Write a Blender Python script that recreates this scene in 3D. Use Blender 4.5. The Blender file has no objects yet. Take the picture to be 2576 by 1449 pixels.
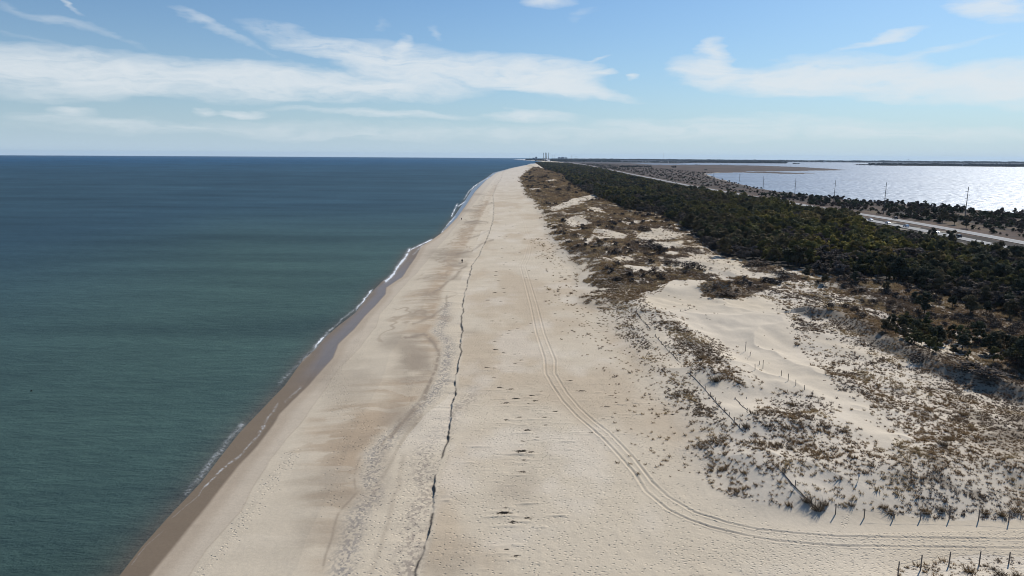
import bpy, math, numpy as np, random
from mathutils import Matrix, Vector
rnd = random.Random(7); RG = np.random.default_rng(11)
C = bpy.context.scene.collection
sc = bpy.context.scene
R2 = 2*6.371e6*1.15                       # earth curvature (with refraction)
H0 = 45.0; F = 1786.0; CX, CY = 1288., 724.5   # camera height and lens, in units of a 2576x1449 frame
HZ0, SL = 389.0, 0.0068
dip = math.sqrt(2*H0/(R2/2)); pit = math.atan((CY-(HZ0+SL*CX))/F)+dip; ro = math.atan(SL)
fv = np.array([0, math.cos(pit), -math.sin(pit)]); r0 = np.array([1., 0, 0]); u0 = np.array([0, math.sin(pit), math.cos(pit)])
rv = math.cos(ro)*r0+math.sin(ro)*u0; uv = -math.sin(ro)*r0+math.cos(ro)*u0

def warp(x, y):   # the photograph's slightly bent horizon -> a straight one
    ph = np.interp(x, [0, 1310, 2576, 3000], [385.5, 401.2, 400.2, 400.]) if True else 0
    k = np.clip(1-(y-ph)/170., 0, 1) if np.ndim(y) else min(1, max(0, 1-(y-ph)/170.))
    return y+(HZ0+SL*x-ph)*k
def unwarp(x, yw):
    ph = np.interp(x, [0, 1310, 2576, 3000], [385.5, 401.2, 400.2, 400.])
    d = HZ0+SL*x-ph
    y = yw-d
    k = lambda y: np.clip(1-(y-ph)/170., 0, 1)
    for _ in range(12): y = yw-d*k(y)
    return y
def ray(px, py):
    py = warp(px, py)
    d = fv+rv*(px-CX)/F-uv*(py-CY)/F
    return d/np.linalg.norm(d)
def proj(x, y, z):
    """world -> frame coordinates of the photograph (used only to lay materials and plants where they stand)"""
    z = z-H0
    w = y*fv[1]+z*fv[2]
    X = x*rv[0]+y*rv[1]+z*rv[2]; Y = x*uv[0]+y*uv[1]+z*uv[2]
    w = np.maximum(w, 1e-3)
    px = CX+F*X/w; pyw = CY-F*Y/w
    return px, unwarp(px, pyw)
def drop(x, y): return -(x*x+y*y)/R2
def hit(px, py, z=0.):
    d = ray(px, py)
    a = (d[0]**2+d[1]**2)/R2; b = d[2]; c = H0-z
    disc = b*b-4*a*c
    if b >= 0: b = -1e-4
    if disc < 0: disc = 0
    t = (-b-math.sqrt(disc))/(2*a)
    return np.array([t*d[0], t*d[1]])

# ---------------------------------------------------------------- noise
def _h(ix, iy, s):
    n = (ix*374761393+iy*668265263+s*982451653).astype(np.int64) & 0xffffffff
    n = ((n ^ (n >> 13))*1274126177) & 0xffffffff
    n = n ^ (n >> 16)
    return (n & 0xffff)/65535.0
def vn(x, y, s=0):
    ix = np.floor(x).astype(np.int64); iy = np.floor(y).astype(np.int64)
    fx = x-ix; fy = y-iy; fx = fx*fx*(3-2*fx); fy = fy*fy*(3-2*fy)
    a = _h(ix, iy, s); b = _h(ix+1, iy, s); c = _h(ix, iy+1, s); d = _h(ix+1, iy+1, s)
    return (a+(b-a)*fx)*(1-fy)+(c+(d-c)*fx)*fy
def fbm(x, y, s=0, o=4):
    t = 0; a = .5; n = 0
    for i in range(o):
        t = t+a*vn(x, y, s+i*17); n += a; a *= .5
        x = x*2.03+5.1; y = y*2.03-3.7
    return t/n                               # 0..1
def ss(a, b, x):
    t = np.clip((x-a)/(b-a), 0, 1); return t*t*(3-2*t)
def inpoly(px, py, P):
    P = np.asarray(P, float); m = np.zeros(px.shape, bool)
    bb = (px > P[:, 0].min()) & (px < P[:, 0].max()) & (py > P[:, 1].min()) & (py < P[:, 1].max())
    x = px[bb]; y = py[bb]; r = np.zeros(x.shape, bool)
    for i in range(len(P)):
        x1, y1 = P[i]; x2, y2 = P[(i+1) % len(P)]
        if y1 == y2: continue
        c = ((y1 > y) != (y2 > y)) & (x < (x2-x1)*(y-y1)/(y2-y1)+x1)
        r ^= c
    m[bb] = r; return m
def pdist(x, y, P, lim):
    """distance to polyline P; also parameter along it"""
    P = np.asarray(P, float)
    out = np.full(x.shape, 1e9); par = np.zeros(x.shape); side = np.zeros(x.shape)
    bb = (x > P[:, 0].min()-lim) & (x < P[:, 0].max()+lim) & (y > P[:, 1].min()-lim) & (y < P[:, 1].max()+lim)
    xs, ys = x[bb], y[bb]; o = np.full(xs.shape, 1e9); pr = np.zeros(xs.shape); sd = np.zeros(xs.shape); L = 0
    for i in range(len(P)-1):
        dx, dy = P[i+1]-P[i]; l = math.hypot(dx, dy)+1e-9
        t = np.clip(((xs-P[i, 0])*dx+(ys-P[i, 1])*dy)/(l*l), 0, 1)
        qx = xs-P[i, 0]-t*dx; qy = ys-P[i, 1]-t*dy
        d = np.hypot(qx, qy); k = d < o
        o[k] = d[k]; pr[k] = (L+t*l)[k]; sd[k] = np.sign(dx*qy-dy*qx)[k]; L += l
    out[bb] = o; par[bb] = pr; side[bb] = sd
    return out, par, side

# ---------------------------------------------------------------- lines read from the photograph
L1 = [(285,1449),(343,1375),(425,1285),(494,1214),(541,1153),(594,1087),(708,970),(756,904),(785,880),(816,845),(846,819),(888,787),(928,737),(957,708),(985,690),(1000,665),(1025,630),(1085,602),(1110,585),(1140,545),(1165,510),(1185,480),(1215,455),(1240,437),(1276,428),(1320,418.5),(1345,415),(1357,412)]
L2 = [(380,1449),(464,1343),(520,1275),(597,1179),(647,1126),(689,1068),(703,1044),(774,975),(838,904),(851,867),(888,832),(920,795),(970,742),(972,724),(1010,700),(1045,650),(1060,620),(1085,605),(1118,580),(1150,548),(1172,518),(1194,485),(1222,456),(1247,438),(1290,425),(1357,412.4)]
L3 = [(467,1449),(509,1378),(597,1285),(630,1224),(679,1153),(721,1095),(747,1068),(809,988),(832,951),(851,928),(898,880),(941,822),(957,785),(988,748),(1015,719),(1070,660)]
L4 = [(806,1441),(827,1343),(843,1296),(893,1240),(889,1206),(910,1142),(952,1089),(1000,1040),(1050,1005),(1085,960),(1100,905),(1106,875),(1095,850),(1075,835),(1100,790),(1105,740)]
L5 = [(1040,1470),(1045,1449),(1065,1385),(1078,1335),(1088,1270),(1100,1195),(1118,1140),(1122,1095),(1136,1045),(1147,950),(1155,900),(1163,800),(1168,740),(1178,701),(1188,665),(1204,639),(1216,615),(1232,580),(1240,551),(1242,520),(1240,491),(1249,467),(1260,452)]
L7 = [(1340,424),(1305,450),(1310,470),(1315,490),(1340,515),(1360,560),(1370,590),(1395,620),(1395,640),(1440,670),(1450,690),(1440,760),(1500,780),(1520,830),(1580,880),(1620,940),(1650,980),(1690,1040),(1720,1100),(1700,1130),(1720,1180),(1760,1210),(1830,1250),(1900,1265),(1990,1280),(2060,1290),(2250,1310),(2620,1315)]
LR = [(1298,520),(1313,553),(1319.8,579.5),(1331,606),(1319.8,645.7),(1308.9,667.7),(1319.8,707.5),(1335,764.7),(1348.8,832.8),(1370,899),(1372.6,936),(1388.5,965),(1415,1004.8),(1452,1044.5),(1491.7,1078.8),(1523.4,1107.9),(1557.8,1144.9),(1597,1190),(1624.5,1234),(1679,1280),(1728,1304.8),(1788,1326.6),(1869.7,1347),(1951.4,1363.4),(2033,1371.6),(2108,1378),(2300,1384),(2700,1390)]
RR = [(1305,520),(1318.8,548.4),(1326.5,581.7),(1339.7,606),(1331,645.7),(1321,667.7),(1333,707.5),(1350.8,764.7),(1370,838),(1396.4,904),(1396,936),(1425.5,986),(1457,1023),(1494.4,1057.7),(1531.4,1086.8),(1565.7,1121),(1597,1155),(1640.9,1212),(1679,1247.6),(1747,1288.5),(1828.8,1315.7),(1910.6,1334.8),(2006,1345.7),(2108.4,1355),(2300,1361),(2700,1367)]
ROAD = [(1440,411),(1485,419),(1600,441.5),(1730,466.5),(2044,519.5),(2170,539.5),(2300,560),(2420,582),(2576,611.5),(2850,664)]
BAY = [(1587,412.2),(1640,411.8),(1706,411.8),(1737,409.8),(1976,409.9),(1985,406.2),(2220,405.8),(2220,409),(2150,411),(2148,412),(2220,413.2),(2400,413.8),(2576,414.5),(3100,415),(3100,590),(2576,536),(2430,524),(2200,507),(2100,498),(2040,490),(1960,481),(1900,471),(1860,462),(1800,447),(1775,437),(1810,433.8),(1870,433),(1940,434.8),(2000,435.7),(2055,434.2),(2000,432.8),(1950,431.5),(1880,431.1),(1875,429.9),(1960,429.6),(2000,428.1),(2050,427),(2131,425),(2090,422.2),(2017,418.4),(1910,415.3),(1807,414.2),(1698,414.6),(1640,414.2)]
SPIT = [(1290,405.6),(1315,404.4),(1330,403.6),(1420,402.5),(1420,410),(1357,408.6),(1320,407.4)]
def W(L, z=0.): return np.array([hit(a, b, z) for a, b in L])
w1 = W(L1); w2 = W(L2); w3 = W(L3, .7); w4 = W(L4, 1.5); w5 = W(L5, 2.1); w7 = W(L7, 2.6)
def fy(w, far=None):
    w = w[np.argsort(w[:, 1])]
    return lambda y: np.interp(y, w[:, 1], w[:, 0])
e = hit(1336, 404)
f1 = fy(np.vstack([w1, [w1[-1][0]+60, w1[-1][1]+500], [e[0], e[1]], [e[0]+3000, e[1]+16000]]))
f2 = fy(w2); f3 = fy(w3); f4 = fy(w4); f5 = fy(w5)
w7f = w7[w7[:, 1] > 96]; f7 = fy(w7f)
wL = W(LR, 2.3); wR = W(RR, 2.3); wroad = W(ROAD, 1.5); fr = fy(wroad)

def hill(px, py, rx, ry, h, rot=0., z=3.):
    c = hit(px, py, z); return (c[0], c[1], rx, ry, h, math.cos(rot), math.sin(rot))
HILLS = [hill(1812, 742, 5.5, 4.2, 3.0), hill(1740, 668, 12, 10, 2.0), hill(1560, 700, 16, 20, 1.5), hill(1500, 640, 14, 30, 1.8), hill(1590, 640, 12, 16, 1.4),
         hill(1480, 540, 14, 35, 2.0), hill(1700, 740, 10, 8, 1.5), hill(1980, 1090, 14, 7, 1.3), hill(2300, 1200, 18, 8, 1.0), hill(1790, 955, 3, 5, .9),
         hill(2040, 1265, 4, 3, .9), hill(2350, 1280, 16, 3, .9), hill(1400, 600, 8, 30, 1.2), hill(2450, 1440, 9, 3, .8, z=2.6), hill(2100, 730, 16, 10, 1.0),
         hill(1640, 590, 12, 14, -1.4), hill(1850, 880, 16, 16, -1.2), hill(1800, 660, 12, 12, -.8), hill(1450, 560, 6, 12, -1.2)]
RIDGE = W([(2045,795),(2100,798),(2160,826),(2230,868),(2300,905),(2380,940),(2470,965),(2620,1010)], 4.)
PATH = W([(1560,1180),(1700,1320),(1950,1368),(2300,1372),(2800,1375)], 2.3)
STRIP = W([(1600,775),(1660,805),(1740,850),(1800,905),(1880,985)], 3.)

WR = []
c5 = lambda X, Y: ((1900+X/2.415)/1.5652, (1200+Y/2.415)/1.5652)
for X_, Y_, s in ((95,155,1.2),(170,155,.8),(290,130,.7),(320,165,.8),(330,225,.8),(255,248,.9),(240,272,.8),(185,290,.9),(115,352,1.),(475,267,.9),(120,427,1.5),(200,458,1.2),(305,470,.8),(365,527,1.1),(315,563,1.4),(40,597,1.4),(115,603,.7),(110,690,1.),(165,788,1.6),(270,803,1.5),(320,893,1.9),(465,865,1.3),(495,915,1.4),(225,935,1.6),(440,940,1.),(560,822,.8),(835,722,1.3),(945,822,2.),(1220,868,1.2),(230,1097,1.4),(350,1070,1.1),(590,1070,1.1),(600,1145,1.),(430,1192,1.3),(1030,1220,1.3),(520,1260,.8),(380,1298,.9),(370,1392,2.2),(470,1400,1.),(690,1015,1.2),(1180,970,1.8),(1150,1085,1.2),(1240,1075,.9),(1430,910,1.),(1500,935,1.2),(740,155,.8),(630,165,1.),(760,253,.8),(455,180,.9),(215,80,.9),(690,85,1.),(1750,995,1.2),(1630,875,.8),(1810,1045,1.2),(1500,1040,1.2),(1360,1220,.8),(1240,1220,.7)):
    WR.append((*c5(X_, Y_), s))
c4 = lambda X, Y: ((1700+X/2.8975)/1.5652, (700+Y/2.8975)/1.5652)
for X_, Y_, s in ((680,287,2.5),(735,1070,1.5),(728,1115,1.5),(845,963,1.2),(935,945,1.),(800,908,1.2),(820,993,1.),(890,1045,1.),(1110,1058,1.2),(820,1262,1.5),(720,1312,1.8),(640,1397,1.8),(785,1410,1.2),(830,1308,1.2),(760,1175,1.3),(1190,1160,1.3),(1080,1140,1.),(1240,720,1.4),(1000,853,1.3),(910,780,1.5),(800,806,1.4),(940,803,1.2),(770,672,1.5),(855,670,1.2),(830,698,1.5),(990,640,1.3),(850,597,1.5),(925,557,1.3),(890,392,1.8),(840,540,1.2),(1290,1240,1.),(1460,1185,1.),(1320,1307,1.1)):
    WR.append((*c4(X_, Y_), s))
c2_ = lambda X, Y: ((1200+X/2.4156)/1.5652, (1668+Y/2.4156)/1.5652)
for X_, Y_, s in ((1900,850,2.4),(1920,800,1.2),(1990,938,1.8),(2120,900,1.2),(2060,262,1.8),(2150,272,1.3),(2095,348,1.3),(2110,65,1.4),(2070,460,1.4),(1925,1200,1.),(2010,1260,1.),(1600,120,.0)):
    if s: WR.append((*c2_(X_, Y_), s))
rw = random.Random(4)
TAIL = []
for a, b, s in WR:
    q = hit(a, b, 2.35)
    TAIL.append((q[0], q[1], .075*min(s, 1.2), .8+.9*s))
    for k_ in range(3): TAIL.append((q[0]+rw.uniform(-4, 4)*s, q[1]+rw.uniform(-2.5, 2.5)*s, .05*s, .5+rw.uniform(.2, .9)*s))
def H(x, y):
    """terrain height above mean sea level"""
    x = np.asarray(x, float); y = np.asarray(y, float)
    xs = f1(y); u = x-xs
    r = np.hypot(x, y)
    z = np.interp(u, [-60, -12, -3, 0, 4.5, 9, 20, 27, 32, 60, 75, 90], [-3, -.8, -.25, -.02, .12, .55, 1.45, 1.5, 1.6, 2.2, 2.45, 2.7])
    # shore-side undulations: cusps and a shallow runnel
    bm = ss(3, 10, u)*(1-ss(60, 80, u))
    z = z+bm*(.22*(fbm(x/9, y/22, 3, 3)-.5)+.08*(fbm(x/2.5, y/4, 5, 3)-.5))
    near = r < 1500
    # the eroded scarp
    k = near & (np.abs(x-f5(y)) < 8)
    xs5 = x[k]-f5(y[k])-.5*(fbm(y[k]/1.6, y[k]*0, 9, 4)-.5)-.9*(fbm(y[k]/7, y[k]*0+3, 21, 2)-.5)
    amp = (.06+.27*ss(.38, .66, fbm(y[k]/4., y[k]*0+1, 31, 4)))*(1-.9*np.exp(-((y[k]-94)/2.2)**2))
    st = ss(-.14, .14, xs5)
    z[k] += amp*(st-1)*np.exp(-np.clip(-xs5, 0, 50)/2.8)+.3*amp*st*np.exp(-np.clip(xs5, 0, 50)/3.)
    # dunes
    dz = ss(-2, 12, x-f7(y)) if True else 0
    inl = 1-ss(240, 290, x)
    dp, _, _ = pdist(x, y, PATH, 18); dz = dz*np.where(dp < 18, ss(3.0, 17, dp), 1)
    k = (dz > 0) & (inl > 0) & (r < 6000)
    X = x[k]; Y = y[k]
    n1 = fbm(X/22, Y/30, 41, 4); n2 = fbm(X/7, Y/9, 47, 3)
    dd = (1-np.abs(2*n1-1))**2*1.5+.5*(n2-.5)+.6
    fade = 1-.75*ss(100, 150, X)
    z2 = z[k]+dz[k]*inl[k]*dd*fade
    for cx, cy, rx, ry, h, c, s in HILLS:
        a = ((X-cx)*c+(Y-cy)*s)/rx; b = (-(X-cx)*s+(Y-cy)*c)/ry
        z2 += dz[k]*h*np.exp(-(a*a+b*b))
    d, _, sd = pdist(X, Y, RIDGE, 14)
    z2 += np.where(d < 14, 1.9*np.exp(-(d/np.where(sd > 0, 5.5, 2.6))**2), 0)
    d, _, sd = pdist(X, Y, STRIP, 12)
    z2 += np.where(d < 12, .8*np.exp(-(d/4.)**2), 0)
    z[k] = z2
    # small sand hummocks and the vehicle ruts
    k = (u > 5) & (r < 420)
    z[k] += .05*(fbm(x[k]/.9, y[k]/1.3, 61, 3)-.5)*ss(0, 8, x[k]-f5(y[k]))
    for w in (wL, wR):
        d, _, _ = pdist(x, y, w, 2.)
        k = d < 1.4; D = d[k]
        z[k] += (-.085*np.exp(-(D/.15)**2)+.05*np.exp(-((D-.38)/.14)**2))*(.6+.8*fbm(x[k]/4, y[k]/4, 63, 2))
    if len(x) > 20000:
        kk = np.where((r < 520) & (np.abs(x-5) < 40))[0]; X = x[kk]; Y = y[kk]; o_ = np.argsort(Y); Ys = Y[o_]; zz = np.zeros(len(kk))
        for cx, cy, h, ln in TAIL:
            a_, b_ = np.searchsorted(Ys, [cy-1.6, cy+1.6]); ii = o_[a_:b_]
            dx = X[ii]-cx; dy = Y[ii]-cy
            zz[ii] += h*np.exp(-(dy/.28)**2)*np.exp(-(dx/np.where(dx > 0, ln*.35, ln))**2)
        z[kk] += zz
    # inland: low ground, then marsh
    z = np.where(x > 240, z+(1.4-z)*ss(240, 290, x), z)
    z = np.where(x > 340, z+(.45-z)*ss(330, 400, x), z)
    z = np.where(x > 340, z+.25*(fbm(x/60, y/60, 77, 3)-.5), z)
    z = np.where(x > 200, z+(1.45-z)*(1-ss(33, 60, np.abs(x-fr(y)+8))), z)
    return z

def solve(px, py):
    """where the photograph's point (px,py) lies on the terrain"""
    d = ray(px, py)
    t = np.geomspace(55, 9000, 900); X = t*d[0]; Y = t*d[1]; Z = H0+t*d[2]
    g = H(X, Y)+drop(X, Y); i = int(np.argmax(Z < g))
    if i == 0: 
        q = hit(px, py, 1.); return float(q[0]), float(q[1]), float(H(q[:1], q[1:])[0]+drop(q[0], q[1]))
    t = np.linspace(t[i-1], t[i], 30); X = t*d[0]; Y = t*d[1]; Z = H0+t*d[2]; g = H(X, Y)+drop(X, Y); i = int(np.argmax(Z < g))
    return float(X[i]), float(Y[i]), float(g[i])
def gz(x, y):
    return float(H(np.array([x]), np.array([y]))[0]+drop(x, y))

# ---------------------------------------------------------------- object helpers
def setp(o, label=None, cat=None, group=None, kind=None):
    if label: o['label'] = label
    if cat: o['category'] = cat
    if group: o['group'] = group
    if kind: o['kind'] = kind
    return o
def link(o, parent=None):
    C.objects.link(o)
    if parent: o.parent = parent
    return o
def mesh_np(name, V, Fq, mat=None, parent=None, attrs=None, smooth=False, link_it=True):
    me = bpy.data.meshes.new(name); V = np.asarray(V, np.float32); Fq = np.asarray(Fq, np.int32)
    k = Fq.shape[1]
    me.vertices.add(len(V)); me.vertices.foreach_set('co', V.ravel())
    me.loops.add(Fq.size); me.loops.foreach_set('vertex_index', Fq.ravel())
    me.polygons.add(len(Fq)); me.polygons.foreach_set('loop_start', np.arange(0, Fq.size, k, dtype=np.int32))
    try: me.polygons.foreach_set('loop_total', np.full(len(Fq), k, np.int32))
    except Exception: pass
    if attrs:
        for n, (t, a) in attrs.items():
            at = me.attributes.new(n, t, 'POINT')
            a = np.asarray(a, np.float32)
            if t == 'FLOAT_COLOR':
                if a.shape[1] == 3: a = np.hstack([a, np.ones((len(a), 1), np.float32)])
                at.data.foreach_set('color', a.astype(np.float32).ravel())
            else: at.data.foreach_set('value', a)
    if smooth: me.polygons.foreach_set('use_smooth', np.ones(len(Fq), bool))
    me.update(calc_edges=True)
    if mat: me.materials.append(mat)
    if not link_it: return me
    o = bpy.data.objects.new(name, me); return link(o, parent)
class MB:
    def __init__(s): s.v = []; s.f = []
    def add(s, v, f):
        n = len(s.v); s.v += [tuple(p) for p in v]; s.f += [tuple(i+n for i in q) for q in f]
    def box(s, c, d, rz=0., tz=1., top=(1, 1)):
        x, y, z = d[0]/2, d[1]/2, d[2]/2; cr, sr = math.cos(rz), math.sin(rz); V = []
        for sz in (-1, 1):
            tx, ty = (1, 1) if sz < 0 else top
            for sx, sy in ((-1, -1), (1, -1), (1, 1), (-1, 1)):
                a, b = sx*x*tx, sy*y*ty; V.append((c[0]+a*cr-b*sr, c[1]+a*sr+b*cr, c[2]+sz*z))
        s.add(V, [(0, 3, 2, 1), (4, 5, 6, 7), (0, 1, 5, 4), (1, 2, 6, 5), (2, 3, 7, 6), (3, 0, 4, 7)])
    def tube(s, P, r, n=6, cap=True):
        P = [Vector(p) for p in P]; m = len(P); rr = r if isinstance(r, (list, tuple)) else [r]*m; V = []
        for i, p in enumerate(P):
            t = (P[min(i+1, m-1)]-P[max(i-1, 0)]).normalized()
            a = t.orthogonal().normalized() if abs(t.z) < .99 else Vector((1, 0, 0)); 
            if abs(t.z) >= .99: a = Vector((1, 0, 0))-t*t.x; a.normalize()
            else: a = Vector((0, 0, 1)).cross(t).normalized()
            b = t.cross(a)
            for k in range(n):
                q = 2*math.pi*k/n; V.append(p+(a*math.cos(q)+b*math.sin(q))*rr[i])
        Fc = [(i*n+k, i*n+(k+1) % n, (i+1)*n+(k+1) % n, (i+1)*n+k) for i in range(m-1) for k in range(n)]
        if cap: Fc += [tuple(range(n))[::-1], tuple((m-1)*n+k for k in range(n))]
        s.add(V, Fc)
    def prism(s, outline, w, c=(0, 0, 0)):
        """outline in x,z extruded along y by w"""
        n = len(outline); V = [(c[0]+x, c[1]-w/2, c[2]+z) for x, z in outline]+[(c[0]+x, c[1]+w/2, c[2]+z) for x, z in outline]
        s.add(V, [tuple(range(n)), tuple(range(n, 2*n))[::-1]]+[(i, i+n, (i+1) % n+n, (i+1) % n) for i in range(n)])
    def mesh(s, name, mat, smooth=False):
        me = bpy.data.meshes.new(name); me.from_pydata(s.v, [], s.f); me.materials.append(mat)
        if smooth:
            for p in me.polygons: p.use_smooth = True
        me.update(); return me
    def build(s, name, mat, parent=None, smooth=False):
        return link(bpy.data.objects.new(name, s.mesh(name, mat, smooth)), parent)
def empty(name, loc, rz=0., s=1., **kw):
    o = bpy.data.objects.new(name, None); o.location = loc; o.rotation_euler = (0, 0, rz); o.scale = (s, s, s); o.empty_display_size = .5
    link(o); return setp(o, **kw)
def copy_tree(o, parent=None):
    c = o.copy(); link(c, parent)
    for ch in list(o.children): copy_tree(ch, c)
    return c

# ---------------------------------------------------------------- materials
def newmat(name):
    m = bpy.data.materials.new(name); m.use_nodes = True; nt = m.node_tree
    for n in list(nt.nodes): nt.nodes.remove(n)
    out = nt.nodes.new('ShaderNodeOutputMaterial'); return m, nt, out
def N(nt, t, ins=None, **kw):
    n = nt.nodes.new(t)
    for k, v in kw.items(): setattr(n, k, v)
    for k, v in (ins or {}).items():
        s = n.inputs[k]
        if isinstance(v, bpy.types.NodeSocket): nt.links.new(v, s)
        else: s.default_value = v
    return n
def math_(nt, op, a, b=0., c=0., clamp=False):
    n = nt.nodes.new('ShaderNodeMath'); n.operation = op; n.use_clamp = clamp
    for i, v in enumerate((a, b, c)):
        if isinstance(v, bpy.types.NodeSocket): nt.links.new(v, n.inputs[i])
        else: n.inputs[i].default_value = v
    return n.outputs[0]
def mixc(nt, f, a, b, mode='MIX'):
    n = nt.nodes.new('ShaderNodeMix'); n.data_type = 'RGBA'; n.blend_type = mode
    for s, v in ((n.inputs[0], f), (n.inputs[6], a), (n.inputs[7], b)):
        if isinstance(v, bpy.types.NodeSocket): nt.links.new(v, s)
        else: s.default_value = v if not isinstance(v, tuple) or len(v) == 4 else (*v, 1)
    return n.outputs[2]
def ramp(nt, f, stops):
    n = nt.nodes.new('ShaderNodeValToRGB'); nt.links.new(f, n.inputs[0]); cr = n.color_ramp
    while len(cr.elements) < len(stops): cr.elements.new(.5)
    for e_, (p, c) in zip(cr.elements, stops):
        e_.position = p; e_.color = (*c, 1) if isinstance(c, tuple) else (c, c, c, 1)
    return n.outputs[0]
def plain(name, col, rough=.8, spec=.3, var=.25, scale=3., metal=0.):
    m, nt, out = newmat(name)
    tc = N(nt, 'ShaderNodeTexCoord'); no = N(nt, 'ShaderNodeTexNoise', {'Vector': tc.outputs['Object'], 'Scale': scale, 'Detail': 4.})
    c = mixc(nt, no.outputs['Fac'], tuple(v*(1-var) for v in col), tuple(min(1, v*(1+var)) for v in col))
    b = N(nt, 'ShaderNodeBsdfPrincipled', {'Base Color': c, 'Roughness': rough, 'Specular IOR Level': spec, 'Metallic': metal})
    nt.links.new(b.outputs[0], out.inputs[0]); return m
def attrmat(name, rough=.9, spec=.1, rndamt=.0, trans=0.):
    m, nt, out = newmat(name)
    at = N(nt, 'ShaderNodeAttribute', attribute_name='alb'); c = at.outputs['Color']
    if rndamt:
        oi = N(nt, 'ShaderNodeObjectInfo')
        v = math_(nt, 'MULTIPLY_ADD', oi.outputs['Random'], rndamt, 1-rndamt/2)
        c = mixc(nt, 1., c, N(nt, 'ShaderNodeCombineColor', {0: v, 1: v, 2: v}).outputs[0], 'MULTIPLY')
    b = N(nt, 'ShaderNodeBsdfPrincipled', {'Base Color': c, 'Roughness': rough, 'Specular IOR Level': spec})
    s = b.outputs[0]
    if trans:
        t = N(nt, 'ShaderNodeBsdfTranslucent', {'Color': c}); s = N(nt, 'ShaderNodeMixShader', {0: trans, 1: s, 2: t.outputs[0]}).outputs[0]
    nt.links.new(s, out.inputs[0]); return m

def sand_material():
    m, nt, out = newmat('sand')
    g = N(nt, 'ShaderNodeNewGeometry'); P = g.outputs['Position']
    alb = N(nt, 'ShaderNodeAttribute', attribute_name='alb').outputs['Color']
    wet = N(nt, 'ShaderNodeAttribute', attribute_name='wet').outputs['Fac']
    foot = N(nt, 'ShaderNodeAttribute', attribute_name='foot').outputs['Fac']
    foam = N(nt, 'ShaderNodeAttribute', attribute_name='foam').outputs['Fac']
    n1 = N(nt, 'ShaderNodeTexNoise', {'Vector': P, 'Scale': 2.2, 'Detail': 6., 'Roughness': .7}).outputs['Fac']
    st = N(nt, 'ShaderNodeMapping', {'Vector': P, 'Scale': (.07, .28, .1)})
    n2 = N(nt, 'ShaderNodeTexNoise', {'Vector': st.outputs[0], 'Scale': 1., 'Detail': 5., 'Roughness': .6}).outputs['Fac']
    v = math_(nt, 'MULTIPLY_ADD', n1, .32, .84); v2 = math_(nt, 'MULTIPLY_ADD', n2, .22, .89)
    vv = math_(nt, 'MULTIPLY', v, v2)
    c = mixc(nt, 1., alb, N(nt, 'ShaderNodeCombineColor', {0: vv, 1: vv, 2: vv}).outputs[0], 'MULTIPLY')
    # footprints: separate oval dents
    wob = N(nt, 'ShaderNodeTexNoise', {'Vector': P, 'Scale': .5, 'Detail': 2.})
    mp = N(nt, 'ShaderNodeMapping', {'Vector': N(nt, 'ShaderNodeVectorMath', {0: P, 1: wob.outputs['Color']}, operation='ADD').outputs[0], 'Scale': (1.15, 1.7, 1.), 'Rotation': (0, 0, .25)})
    vo = N(nt, 'ShaderNodeTexVoronoi', {'Vector': mp.outputs[0], 'Scale': 1.25, 'Randomness': 1.}, voronoi_dimensions='2D')
    cell = math_(nt, 'LESS_THAN', N(nt, 'ShaderNodeSeparateColor', {0: vo.outputs['Color']}).outputs[0], math_(nt, 'MULTIPLY', foot, 1.1))
    dent = math_(nt, 'MULTIPLY', cell, math_(nt, 'SUBTRACT', 1., math_(nt, 'DIVIDE', vo.outputs['Distance'], .27), clamp=True))
    dent = math_(nt, 'MINIMUM', dent, .6)
    foamn = N(nt, 'ShaderNodeTexNoise', {'Vector': P, 'Scale': 1.6, 'Detail': 6., 'Roughness': .75, 'Distortion': 1.2}).outputs['Fac']
    fm = math_(nt, 'MULTIPLY', foam, math_(nt, 'MULTIPLY_ADD', foamn, 7., -3.2, clamp=True), clamp=True)
    fm = math_(nt, 'MAXIMUM', fm, math_(nt, 'MULTIPLY_ADD', foam, 4., -3.2, clamp=True))
    c = mixc(nt, fm, c, (.72, .74, .74))
    rough = math_(nt, 'MULTIPLY_ADD', wet, -.62, .95)
    spec = math_(nt, 'MULTIPLY_ADD', wet, .45, .08)
    hgt = math_(nt, 'ADD', math_(nt, 'MULTIPLY', dent, -.11), math_(nt, 'MULTIPLY', math_(nt, 'MULTIPLY', n1, math_(nt, 'MULTIPLY_ADD', foot, .09, .035)), math_(nt, 'SUBTRACT', 1., wet)))
    bp = N(nt, 'ShaderNodeBump', {'Height': hgt, 'Distance': 1., 'Strength': 1.})
    b = N(nt, 'ShaderNodeBsdfPrincipled', {'Base Color': c, 'Roughness': rough, 'Specular IOR Level': spec, 'Normal': bp.outputs[0]})
    nt.links.new(b.outputs[0], out.inputs[0]); return m

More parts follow.
